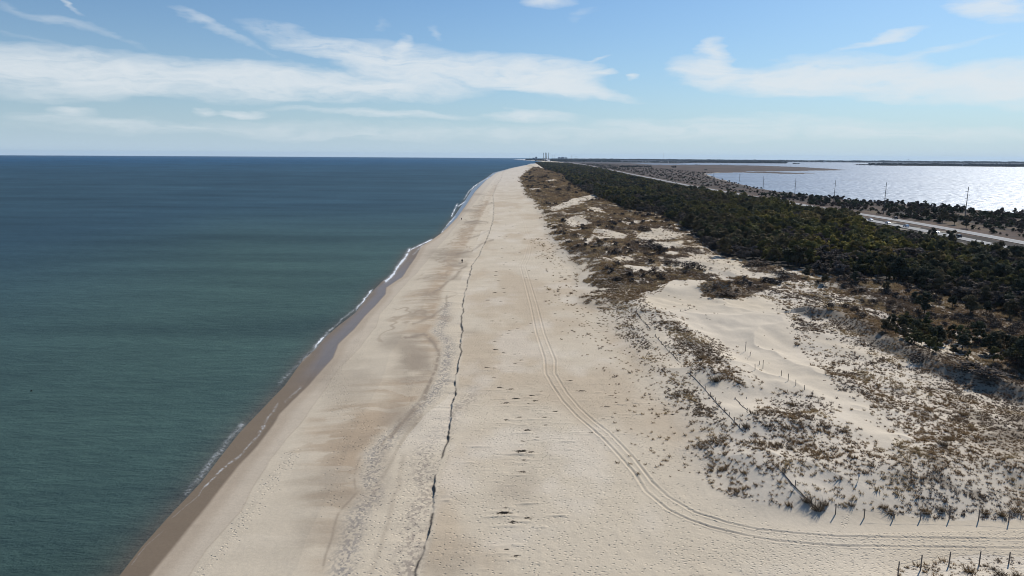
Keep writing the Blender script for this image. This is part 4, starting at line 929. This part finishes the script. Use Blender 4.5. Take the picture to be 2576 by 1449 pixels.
s34 = lambda X, Y: ((3200+X/2.898)/1.5652, (1768+Y/2.898)/1.5652)
cable_fence('cable_fence', [s34(*p) for p in ((258,747),(587,788),(915,808),(1228,808),(1556,808),(1892,812),(2236,838),(2570,845))], [1.35, 1.2, 1.15, 1.15, 1.3, 1.35, 1.55, 1.55], 'post and cable fence along the far side of the trodden sand path', fallen=(0,))
cable_fence('cable_fence', [s34(*p) for p in ((972,1449),(1228,1385),(1553,1325),(1898,1320),(2236,1310),(2570,1300))], [1.65, 1.75, 1.55, 1.5, 1.35, 1.35], 'post and cable fence in the bottom right corner of the view', sag=.16)
s25 = lambda X, Y: ((2500+X/2.415)/1.5652, (1100+Y/2.415)/1.5652)
def slat_fence(name, pts, label, h=.35, posts=None, ph=.8, lean=0.):
    P = [solve(a, b) for a, b in pts]; x0, y0, z0 = P[0]
    o = empty(name, (x0, y0, z0), 0, label=label, cat='fence', group='half-buried slat fences in the dunes')
    mb = MB(); Q = np.array(P); L = np.concatenate([[0], np.cumsum(np.hypot(np.diff(Q[:, 0]), np.diff(Q[:, 1])))]); t = np.arange(0, L[-1], .16)
    xs_ = np.interp(t, L, Q[:, 0]); ys_ = np.interp(t, L, Q[:, 1]); zs_ = H(xs_, ys_)
    for i in range(len(t)):
        hh = h*(.4+.9*float(fbm(np.array([t[i]/2.]), np.array([1.]), 301, 2)[0])); mb.box((xs_[i]-x0, ys_[i]-y0, zs_[i]-z0+hh/2-.05), (.05, .09, hh+.1), rnd.uniform(0, .4))
    mb.build('slat_panel', M_wood, o)
    for d_ in (posts if posts is not None else np.arange(.3, L[-1], 3.)):
        x, y = float(np.interp(d_, L, Q[:, 0])), float(np.interp(d_, L, Q[:, 1])); z = gz(x, y)-z0; hh = ph*rnd.uniform(.75, 1.15)
        m2 = MB(); m2.tube([(x-x0, y-y0, z-.3), (x-x0+rnd.uniform(-.1, .1), y-y0+rnd.uniform(-.1, .1), z+hh)], .055, 7); m2.build('post', M_wood, o)
slat_fence('slat_fence', [s25(*p) for p in ((520,895),(580,955),(650,1030),(700,1090),(750,1145),(810,1215),(880,1285),(940,1350),(1000,1420),(1030,1445))], 'lower dark stretch of the long half-buried fence running diagonally down the dune', .13)
slat_fence('slat_fence', [s25(*p) for p in ((190,535),(240,590),(290,650),(340,700),(400,765),(440,800))], 'thin middle stretch of the diagonal dune fence above the grass hummock', .09, ph=.6)
slat_fence('slat_fence', [s25(*p) for p in ((15,300),(25,330),(45,365),(90,415),(140,465))], 'top hooked stretch of the diagonal dune fence', .12, ph=.4)
slat_fence('slat_fence', [s25(*p) for p in ((15,300),(45,265),(130,240))], 'short broken fence piece where the sand gap begins', .1, ph=.45)
slat_fence('slat_fence', [s25(*p) for p in ((430,305),(500,290),(565,270))], 'faint fence remnant crossing the upper blowout sand', .08, ph=.5)
slat_fence('slat_fence', [s25(*p) for p in ((950,1130),(985,1165),(1030,1215),(1075,1250))], 'small separate fence remnant right of the diagonal fence', .12, ph=.45)
s26 = lambda X, Y: ((2500+X/2.345)/1.5652, (1650+Y/2.345)/1.5652)
slat_fence('slat_fence', [s26(*p) for p in ((1365,500),(1415,560),(1450,605),(1510,665),(1580,735),(1650,800),(1710,845)) ], 'sagging slat fence under the dark clump by the path corner', .2, ph=.9)
for X_, Y_, h, lab in ((1049,685,2.1,'tallest lone post with a short crosspiece on the bare valley sand'),(1094,730,.9,'short lone post just right of the tall crosspiece post'),(1143,862,1.2,'post at the left of the close trio on the valley sand'),(1182,812,.8,'thin leaning post at the back of the close trio'),(1217,848,1.7,'tall straight post at the right of the close trio'),(1391,922,1.15,'post left of the next taller one along the valley'),(1456,966,1.4,'taller post in the lower line across the valley'),(1530,1010,1.05,'leaning post in the lower line across the valley'),(1611,1052,.9,'short post near the lower end of the valley line'),(1690,1088,.6,'nearly buried last post of the valley line'),(264,388,.8,'single thin post standing in the grassy strip'),(1062,1132,.3,'stub of a post on the low bare sand')):
    x, y, z = solve(*s25(X_, Y_)); o = empty('lone_post', (x, y, z), rnd.uniform(0, 3), label=lab, cat='post', group='old fence posts standing in the sand valley')
    mb = MB(); ln = rnd.uniform(-.05, .08) if 'leaning' not in lab else .16; mb.tube([(0, 0, -.3), (ln*.5*h, 0, h*.5), (ln*h, 0, h)], .055, 7)
    mb.build('shaft', M_wood, o)
    if 'crosspiece' in lab and 'tall' in lab and 'short lone' not in lab:
        mb = MB(); mb.tube([(-.15, 0, h-.05), (.45, 0, h-.02)], .045, 6); mb.build('crosspiece', M_wood, o)
x, y, z = solve(3378/1.5652, 1895/1.5652); o = empty('trail_sign', (x, y, z), .3, label='small grey marker sign tilted among the dune tufts', cat='sign')
mb = MB(); mb.tube([(0, 0, -.2), (.03, 0, .95)], .035, 6); mb.build('stake', M_wood, o); mb = MB(); mb.box((.03, -.05, .8), (.26, .03, .45)); mb.build('panel', M_concrete, o)

# ---------------------------------------------------------------- people
def person(px_, py_, label, heading, stride=.28, hood=False, s=1.):
    x, y, z = solve(px_, py_)
    o = empty('person', (x, y, z), heading, s, label=label, cat='person', group='people walking the beach')
    V = [(0, 0, .95), (0, 0, 1.2), (0, .01, 1.42), (0, .02, 1.52), (0, .03, 1.64), (0, .03, 1.76),
         (.19, 0, 1.42), (.26, .06, 1.15), (.25, .2, .94), (.25, .25, .86), (-.19, 0, 1.42), (-.26, -.06, 1.15), (-.25, .02, .92), (-.25, .06, .84),
         (.1, 0, .9), (.11, stride*.6, .5), (.11, stride*.5, .08), (.11, stride*.5+.17, .04), (-.1, 0, .9), (-.11, -stride*.2, .5), (-.11, -stride, .12), (-.11, -stride+.16, .05)]
    E_ = [(0, 1), (1, 2), (2, 3), (3, 4), (4, 5), (2, 6), (6, 7), (7, 8), (8, 9), (2, 10), (10, 11), (11, 12), (12, 13), (0, 14), (14, 15), (15, 16), (16, 17), (0, 18), (18, 19), (19, 20), (20, 21)]
    R_ = [.16, .15, .15, .06, .1, .09, .08, .055, .04, .045, .08, .055, .04, .045, .1, .07, .05, .045, .1, .07, .05, .045]
    def skin(name, keep, mat, grow=0., par=o):
        ids = sorted({i for e_ in keep for i in E_[e_]}); mp_ = {i: n for n, i in enumerate(ids)}
        me = bpy.data.meshes.new(name); me.from_pydata([V[i] for i in ids], [(mp_[E_[e_][0]], mp_[E_[e_][1]]) for e_ in keep], [])
        ob = link(bpy.data.objects.new(name, me), par); md = ob.modifiers.new('s', 'SKIN')
        for i in ids:
            sv = me.skin_vertices[0].data[mp_[i]]; sv.radius = (R_[i]+grow, (R_[i]+grow)*(.75 if i < 3 else 1)); sv.use_root = (mp_[i] == 0)
        md.use_smooth_shade = True; ob.modifiers.new('u', 'SUBSURF').levels = 1; me.materials.append(mat); return ob
    skin('body', range(len(E_)), M_skin)
    skin('jacket', [0, 1, 5, 6, 7, 9, 10, 11], M_jacket, .035)
    skin('trousers', [13, 14, 15, 17, 18, 19], M_trouser, .018)
    mb = MB()
    for k_ in range(7):
        pass
    me = bpy.data.meshes.new('hair'); import bmesh
    bm = bmesh.new(); bmesh.ops.create_uvsphere(bm, u_segments=12, v_segments=8, radius=.125); 
    for v in bm.verts: v.co.z = v.co.z*1.05+(.0); v.co.y *= 1.05
    bm.to_mesh(me); bm.free(); me.materials.append(M_jacket if hood else M_hair)
    ob = link(bpy.data.objects.new('hood' if hood else 'hair', me), o); ob.location = (0, -.005, 1.74)
    return o
person(1162.6, 661.8, 'nearer walker in long black coat on the mid beach', 3.0, .22, True, 1.0)
person(1161.2, 554.5, 'farther walker in dark clothes near the water edge', 2.8, .3, False, 1.0)
person(1290.6, 452.6, 'tiny distant figure standing mid-beach far down the shore', 0., .15, False)
person(1230.2, 447.8, 'tiny distant figure close to the surf far down the shore', 0., .15, True)

# ---------------------------------------------------------------- far shore: woods, bridge, buildings
def farpos(px_, dist_, z=0.):
    d_ = ray(px_, 405.); s = dist_/math.hypot(d_[0], d_[1]); x, y = s*d_[0], s*d_[1]; return x, y, drop(x, y)+z
FT = [crown(r4, 26, .55, 6, .8, .9) for _ in range(6)]
def farwood(name, bands, label, col):
    pos = []; h_ = []
    for (x0, x1, ytop, ybot, h, n) in bands:
        for i in range(n):
            a = rnd.uniform(x0, x1); b = rnd.uniform(ytop, ybot); q = hit(a, b, 1.); 
            if q[1] > 20000: continue
            pos.append((q[0], q[1], drop(q[0], q[1])+.5)); h_.append(h*rnd.uniform(.7, 1.15)*(.75+.5*float(vn(np.array([a/9.]), np.array([b]), 5)[0])))
    pos = np.array(pos); h_ = np.array(h_); n = len(pos); cols = np.array(col)[None]*RG.uniform(.8, 1.2, (n, 1))
    V, Cc = merge(FT, RG.integers(0, 6, n), pos, h_*.75, h_*.62, RG.uniform(0, 6.28, n), cols)
    o = tri_obj(name, V, Cc, M_leafm); setp(o, label, 'woodland', kind='stuff')
farwood('far_woods', [(1390, 1700, 402.8, 404.8, 13, 1500), (1650, 2230, 402.6, 405.4, 13, 1900), (2200, 2700, 402.6, 405, 15, 1500)], 'long wooded mainland shore along the horizon', (.030, .042, .05))
farwood('island_woods', [(1735, 1980, 406.5, 409.2, 9.5, 900), (1640, 1740, 407.5, 410, 7, 220), (1540, 1640, 407.5, 409.5, 6, 160), (1380, 1560, 405.5, 409.2, 8, 700)], 'wooded point across the marsh channel', (.030, .040, .036))
farwood('shore_woods', [(2185, 2420, 409.8, 412.8, 8.5, 1100), (2420, 2750, 409, 413.3, 9, 1500), (1993, 2012, 409.6, 410.2, 4.5, 40), (2155, 2190, 411.2, 412.3, 5, 50)], 'dark wooded shore across the bay at right', (.030, .040, .040))
farwood('headland_trees', [(1322, 1372, 403.2, 406.4, 9, 500), (1345, 1420, 403.5, 407.5, 9, 600)], 'dark trees on the headland before the bridge', (.028, .036, .040))
# marsh bushes
farwood('marsh_bushes', [(1560, 1640, 419, 421.5, 4.5, 120), (1500, 1560, 420, 428, 3, 60), (1690, 1700, 421, 422, 5, 8), (1770, 1780, 427, 428, 4, 6), (1700, 1760, 413.5, 414.2, 3, 12), (1800, 1830, 413.8, 414.4, 3, 6)], 'small dark bushes dotted over the brown marsh', (.03, .034, .026))
# land under the far woods is part of the ground sheet; a little sand rim on the near point
def house(px_, py_, w, d_, h, mat, label, name='house', cat='house', flat=False):
    q = hit(px_, py_, 1.); x, y = q; z = drop(x, y)+.4
    o = empty(name, (x, y, z), -math.atan2(x, y), label=label, cat=cat, group='buildings on the far shore')
    mb = MB(); mb.box((0, 0, h/2), (w, d_, h)); wl = mb.build('wall', mat, o)
    mb = MB()
    if flat: mb.box((0, 0, h+.4), (w*1.02, d_*1.02, .8))
    else: mb.add([(-w/2*1.05, -d_/2*1.1, h), (w/2*1.05, -d_/2*1.1, h), (w/2*1.05, d_/2*1.1, h), (-w/2*1.05, d_/2*1.1, h), (-w/2*1.05, 0, h+d_*.35), (w/2*1.05, 0, h+d_*.35)], [(0, 1, 5, 4), (2, 3, 4, 5), (1, 2, 5), (3, 0, 4), (3, 2, 1, 0)])
    mb.build('roof', M_roof if not flat else M_concrete, o)
    n = max(2, int(w/5))
    for i in range(min(n, 6)):
        mb = MB(); mb.box((-w/2+(i+.5)*w/min(n, 6), -d_/2-.03, h*.55), (1.4, .08, 1.5)); mb.build('window', M_glass, o)
house(2420, 412.6, 30, 14, 9, M_white, 'bright white building on the far bay shore, right side', 'white_building', 'building')
house(2432, 411., 14, 10, 8, M_white, 'small pale house right of the bright white building')
house(2072, 405.2, 46, 14, 7, M_white, 'long pale building on the mainland left of the right-hand point', 'white_building', 'building')
house(1672, 408.6, 70, 16, 5, M_white, 'long low white building between the marsh woods', 'white_building', 'building', True)
for i, (a, b, w, lab) in enumerate(((1456, 406.8, 16, 'leftmost pale cottage beyond the marsh'), (1480, 407.2, 18, 'pale cottage second from left beyond the marsh'), (1548, 407., 20, 'white cottage near the middle of the far village'), (1572, 407.2, 22, 'white cottage at the right of the far village'), (1622, 407.4, 16, 'single white cottage right of the far village'), (1500, 405.6, 18, 'pale house on the far village skyline'), (2385, 410.5, 18, 'pale house left of the bright white building'), (2330, 410.6, 16, 'low pale house behind the shore trees'))):
    house(a, b, w, 10, 6, M_white, lab)
def tower_block(px_, dist_, parts, label, mat, name='tower_block'):
    x, y, z = farpos(px_, dist_); o = empty(name, (x, y, z), -math.atan2(x, y), label=label, cat='building', group='high-rise blocks on the horizon')
    for (ox, w, h) in parts:
        mb = MB(); mb.box((ox, 0, h/2), (w, 18, h)); wl = mb.build('wall', mat, o)
        mb = MB(); mb.box((ox, 0, h+1), (w*.4, 8, 2.)); mb.build('roof', M_concrete, o)
        for k_ in range(3):
            mb = MB(); mb.box((ox, -9.05, h*(.3+.25*k_)), (w*.85, .12, 1.5)); mb.build('window_band', M_glass, wl)
tower_block(1346, 7600, [(-14, 26, 27), (12, 22, 37)], 'blocky apartment tower above the headland left of the bridge', M_haze_b)
tower_block(1414, 11500, [(-45, 40, 33), (10, 50, 38), (62, 36, 31)], 'pale wide hotel block on the skyline right of the bridge', M_concrete)
# bridge
bx, by, bz = farpos(1374, 6600); o = empty('cable_stayed_bridge', (bx, by, bz), 0, label='cable-stayed bridge with four tall slender pylons at the inlet', cat='bridge')
T4 = [farpos(a, d_) for a, d_ in ((1371.8, 6480), (1380.2, 6480), (1366.8, 6790), (1375.0, 6790))]
for (x, y, z) in T4:
    mb = MB(); q = (x-bx, y-by, z-bz); mb.box((q[0], q[1], 38), (5.6, 6, 76), 0, 1., (.7, .7)); mb.build('pylon', M_dkconc, o)
mb = MB()
ax, ay = (T4[0][0]+T4[1][0])/2-bx, T4[0][1]-by; cx_, cy_ = (T4[2][0]+T4[3][0])/2-bx, T4[2][1]-by
dxn, dyn = cx_-ax, cy_-ay; deck = [(ax-dxn*k_, ay-dyn*k_, z_) for k_, z_ in ((1.6, 2), (.9, 9), (.4, 13))]+[(ax+dxn*k_, ay+dyn*k_, z_) for k_, z_ in ((0, 14), (.5, 15), (1, 14), (1.5, 12), (2.2, 7))]
V = []
for (x, y, z) in deck: V += [(x-13, y, z), (x+13, y, z), (x+13, y, z-3), (x-13, y, z-3)]
mb.add(V, [(i*4+a, i*4+(a+1) % 4, i*4+4+(a+1) % 4, i*4+4+a) for i in range(len(deck)-1) for a in range(4)]); mb.build('deck', M_concrete, o)
for t_i, (x, y, z) in enumerate(T4):
    q = Vector((x-bx, y-by, 0)); dr = Vector((dxn, dyn, 0)).normalized()
    for k_ in range(1, 8):
        for s in (-1, 1):
            mb = MB(); mb.tube([q+Vector((0, 0, 30+5.6*k_)), q+dr*s*(16+17*k_)+Vector((0, 0, 14.5))], .12, 4); mb.build('stay_cable', M_cable, o)
# masts and water towers
def mast(px_, dist_, h, label, tank=False, r=1.2):
    x, y, z = farpos(px_, dist_); o = empty('water_tower' if tank else 'radio_mast', (x, y, z), 0, label=label, cat='water tower' if tank else 'mast', group='water towers on the skyline' if tank else 'masts on the skyline')
    mb = MB(); mb.tube([(0, 0, 0), (0, 0, h)], [r, r*.5], 8); mb.build('shaft', M_steel, o)
    if tank:
        mb = MB(); mb.tube([(0, 0, h-4), (0, 0, h-2), (0, 0, h+3), (0, 0, h+6)], [1.5, 7, 7, 2], 14); mb.build('tank', M_concrete, o)
    else:
        mb = MB(); mb.box((0, 0, h*.8), (3, 3, 2)); mb.build('antenna', M_steel, o)
mast(1668, 9000, 95, 'tall thin radio mast rising above the middle of the far shore')
mast(1331, 7600, 52, 'small beacon mast above the headland at left'); mast(1390, 9500, 62, 'left of two thin masts right of the bridge'); mast(1394, 9500, 66, 'right of two thin masts right of the bridge')
mast(1438, 10500, 52, 'left of two water towers on the skyline', True, 2); mast(1449, 10500, 48, 'right of two water towers on the skyline', True, 2); mast(2284, 10000, 40, 'water tower above the wooded shore at right', True, 2)
# rock jetty
mb = MB(); rj = random.Random(3)
for i in range(120):
    t = i/119; q0 = np.array(hit(1294, 405.8)); q1 = np.array(hit(1336, 406.6)); q = q0*(1-t)+q1*t; s = rj.uniform(2, 4)
    mb.box((q[0]+rj.uniform(-5, 5), q[1]+rj.uniform(-8, 8), drop(*q)+.6), (s*2, s*1.5, s), rj.uniform(0, 3), 1, (.7, .7))
o = mb.build('rock_jetty', M_rock); setp(o, 'dark rock jetty reaching into the sea at the headland', 'jetty')
# a floating bird / buoy near the left edge
x, y = hit(79, 984)
o = empty('buoy', (x, y, 0), 0, label='small dark float on the open water near the left edge', cat='buoy'); 
mb = MB(); mb.tube([(0, 0, -.2), (0, 0, .0), (0, 0, .15), (0, 0, .22)], [.06, .16, .14, .05], 10); mb.build('float_body', M_tyre, o); mb = MB(); mb.tube([(0, 0, .2), (0, 0, .4)], .02, 5); mb.build('rod', M_steel, o)

# ---------------------------------------------------------------- sky, sun, haze, camera
SUN_AZ = math.radians(38.5); SUN_EL = math.radians(38.)
wd = bpy.data.worlds.new('World'); sc.world = wd; wd.use_nodes = True; nt = wd.node_tree
for n in list(nt.nodes): nt.nodes.remove(n)
out = nt.nodes.new('ShaderNodeOutputWorld'); bg = nt.nodes.new('ShaderNodeBackground'); nt.links.new(bg.outputs[0], out.inputs[0])
sky = nt.nodes.new('ShaderNodeTexSky'); sky.sky_type = 'NISHITA'; sky.sun_disc = False; sky.sun_elevation = SUN_EL; sky.sun_rotation = SUN_AZ
sky.altitude = 0; sky.air_density = 1.0; sky.dust_density = .6; sky.ozone_density = 2.5
SKY = .074; bg.inputs[1].default_value = SKY
tc = nt.nodes.new('ShaderNodeTexCoord'); sp_ = N(nt, 'ShaderNodeSeparateXYZ', {0: tc.outputs['Generated']})
azn = math_(nt, 'MULTIPLY', math_(nt, 'ARCTAN2', sp_.outputs[0], sp_.outputs[1]), 57.2958); eln = math_(nt, 'MULTIPLY', math_(nt, 'ARCSINE', sp_.outputs[2]), 57.2958)
uvn = N(nt, 'ShaderNodeCombineXYZ', {0: azn, 1: eln, 2: 0.}).outputs[0]
nzm = N(nt, 'ShaderNodeMapping', {'Vector': uvn, 'Scale': (.16, .55, 1), 'Rotation': (0, 0, .06)})
nz1 = N(nt, 'ShaderNodeTexNoise', {'Vector': nzm.outputs[0], 'Scale': 1., 'Detail': 4., 'Roughness': .55})
wv = N(nt, 'ShaderNodeVectorMath', {0: N(nt, 'ShaderNodeVectorMath', {0: nz1.outputs['Color'], 1: (.5, .5, .5)}, operation='SUBTRACT').outputs[0], 1: (5.0, 2.0, 0)}, operation='MULTIPLY').outputs[0]
uw = N(nt, 'ShaderNodeVectorMath', {0: uvn, 1: wv}, operation='ADD').outputs[0]
BL = [(60,172,420,72,2,1.),(430,188,380,58,4,1.),(760,205,300,44,3,.95),(1000,215,240,34,4,.8),(880,138,250,34,11,1.),(1080,165,210,48,9,1.),(1010,112,22,34,-20,.6),(1290,185,190,40,8,1.),(1400,190,120,40,5,1.),(1480,228,150,18,8,.9),(1330,218,180,22,8,.8),
      (520,62,95,14,24,.34),(620,105,110,10,24,.14),(130,45,170,13,8,.24),(60,82,150,10,8,.15),(290,80,160,10,14,.12),(150,8,70,8,25,.35),(1385,4,75,20,4,.8),(1470,45,60,16,-10,.18),(1090,75,16,26,0,.2),(950,60,30,16,20,.12),
      (1795,128,38,46,25,.9),(1760,180,75,40,10,.95),(1900,205,220,42,6,1.),(2110,190,260,58,2,1.1),(2350,205,260,48,4,1.05),(2540,205,180,55,6,1.),(2510,16,110,40,8,1.),(2220,93,110,13,-14,.7),(2330,128,170,14,-12,.45),(1515,186,42,9,-3,.7),(1605,186,22,9,0,.85),(1500,152,50,6,-18,.4),
      (1330,294,130,15,0,.7),(620,281,80,13,3,.6),(170,272,80,13,2,.6),(500,280,45,11,0,.5),(950,288,260,14,2,.55),(1800,316,560,28,0,.42),(700,322,800,26,0,.22),(1400,345,900,20,0,.25),(250,300,300,16,3,.3),(2300,335,500,24,0,.3)]
acc = None
for (a, b, sx_, sy_, tl, w_) in BL:
    d_ = fv+rv*(a-CX)/F-uv*(warp(a, b)-CY)/F; d_ = d_/np.linalg.norm(d_); A0 = math.degrees(math.atan2(d_[0], d_[1])); E0 = math.degrees(math.asin(d_[2]))
    kx = 57.3/F*math.cos(math.radians(A0))**2; ky = 57.3/F*math.cos(math.radians(A0))
    mp = N(nt, 'ShaderNodeMapping', {'Vector': uw, 'Location': (A0, E0, 0), 'Rotation': (0, 0, -math.radians(tl)*1.), 'Scale': (sx_*kx*1.12, sy_*ky*1.05, 1)}, vector_type='TEXTURE')
    gr = N(nt, 'ShaderNodeTexGradient', {'Vector': mp.outputs[0]}, gradient_type='SPHERICAL').outputs['Fac']
    v = math_(nt, 'MULTIPLY', gr, w_*1.7)
    acc = v if acc is None else math_(nt, 'ADD', acc, v)
# wispy streaks
wm = N(nt, 'ShaderNodeMapping', {'Vector': uw, 'Scale': (.20, 1.25, 1), 'Rotation': (0, 0, .12)})
wz = N(nt, 'ShaderNodeTexNoise', {'Vector': wm.outputs[0], 'Scale': 1., 'Detail': 9., 'Roughness': .62, 'Distortion': .9}).outputs['Fac']
wm2 = N(nt, 'ShaderNodeMapping', {'Vector': uw, 'Scale': (.5, 1.6, 1), 'Rotation': (0, 0, -.35)})
wz2 = N(nt, 'ShaderNodeTexNoise', {'Vector': wm2.outputs[0], 'Scale': 1., 'Detail': 8., 'Roughness': .6, 'Distortion': .5}).outputs['Fac']
mod = math_(nt, 'ADD', math_(nt, 'MULTIPLY', wz, 1.3), math_(nt, 'MULTIPLY', wz2, .7))
cl = math_(nt, 'SUBTRACT', math_(nt, 'MULTIPLY', acc, math_(nt, 'MULTIPLY_ADD', mod, 2.0, -1.08)), .07)
cl = math_(nt, 'SMOOTHSTEP' if False else 'MAXIMUM', cl, 0.); cl = math_(nt, 'SUBTRACT', 1., math_(nt, 'EXPONENT', math_(nt, 'MULTIPLY', cl, -1.15)))
cl = math_(nt, 'MULTIPLY', cl, .92)
# low haze veil toward the horizon belongs to the air itself; clouds are white lit vapour
skyt = mixc(nt, 1., sky.outputs[0], (.70, 1.0, 1.26), 'MULTIPLY')
hz_f = math_(nt, 'MULTIPLY', math_(nt, 'EXPONENT', math_(nt, 'MULTIPLY', math_(nt, 'MAXIMUM', eln, 0.), -.19)), .93)
skyt = mixc(nt, hz_f, skyt, (6.9, 8.8, 10.4))
ccol = mixc(nt, cl, skyt, (10.2, 10.9, 11.4))
nt.links.new(ccol, bg.inputs[0])
sun = bpy.data.lights.new('sun', 'SUN'); sun.energy = 4.4; sun.angle = math.radians(.53); sun.color = (1., .955, .89)
so = link(bpy.data.objects.new('sun', sun)); sd_ = Vector((math.sin(SUN_AZ)*math.cos(SUN_EL), math.cos(SUN_AZ)*math.cos(SUN_EL), math.sin(SUN_EL)))
so.rotation_euler = sd_.to_track_quat('Z', 'Y').to_euler()

HAZE = True
if HAZE:
    mb = MB(); 
    V = [(-26000, -800, -140), (26000, -800, -140), (26000, 26000, -140), (-26000, 26000, -140)]; V += [(x, y, 100) for x, y, z in V]
    mb.add(V, [(0, 3, 2, 1), (4, 5, 6, 7), (0, 1, 5, 4), (1, 2, 6, 5), (2, 3, 7, 6), (3, 0, 4, 7)])
    m, nt2, out2 = newmat('haze_air'); pv = N(nt2, 'ShaderNodeVolumePrincipled', {'Color': (.60, .78, 1., 1), 'Density': 2.0e-5, 'Anisotropy': .2}); nt2.links.new(pv.outputs[0], out2.inputs[1])
    o = mb.build('haze', m); setp(o, 'thin bluish air over the sea and far shore', 'haze', kind='stuff')

cam = bpy.data.cameras.new('camera'); co = link(bpy.data.objects.new('camera', cam)); sc.camera = co
cam.sensor_fit = 'HORIZONTAL'; cam.sensor_width = 36; cam.lens = 36*F/2576; cam.clip_start = .5; cam.clip_end = 60000
M = Matrix(((rv[0], uv[0], -fv[0], 0), (rv[1], uv[1], -fv[1], 0), (rv[2], uv[2], -fv[2], H0), (0, 0, 0, 1))); co.matrix_world = M
sc.view_settings.view_transform = 'Standard'; sc.view_settings.look = 'None'; sc.view_settings.gamma = 1; sc.view_settings.exposure = 0.
sc.cycles.use_denoising = True; sc.cycles.denoiser = 'OPENIMAGEDENOISE'; sc.cycles.denoising_input_passes = 'RGB_ALBEDO_NORMAL'; sc.cycles.denoising_prefilter = 'ACCURATE'
sc.cycles.filter_width = 1.0; sc.cycles.max_bounces = 4; sc.cycles.diffuse_bounces = 2; sc.cycles.glossy_bounces = 2; sc.cycles.transparent_max_bounces = 4; sc.cycles.volume_bounces = 0
sc.cycles.sample_clamp_indirect = 4
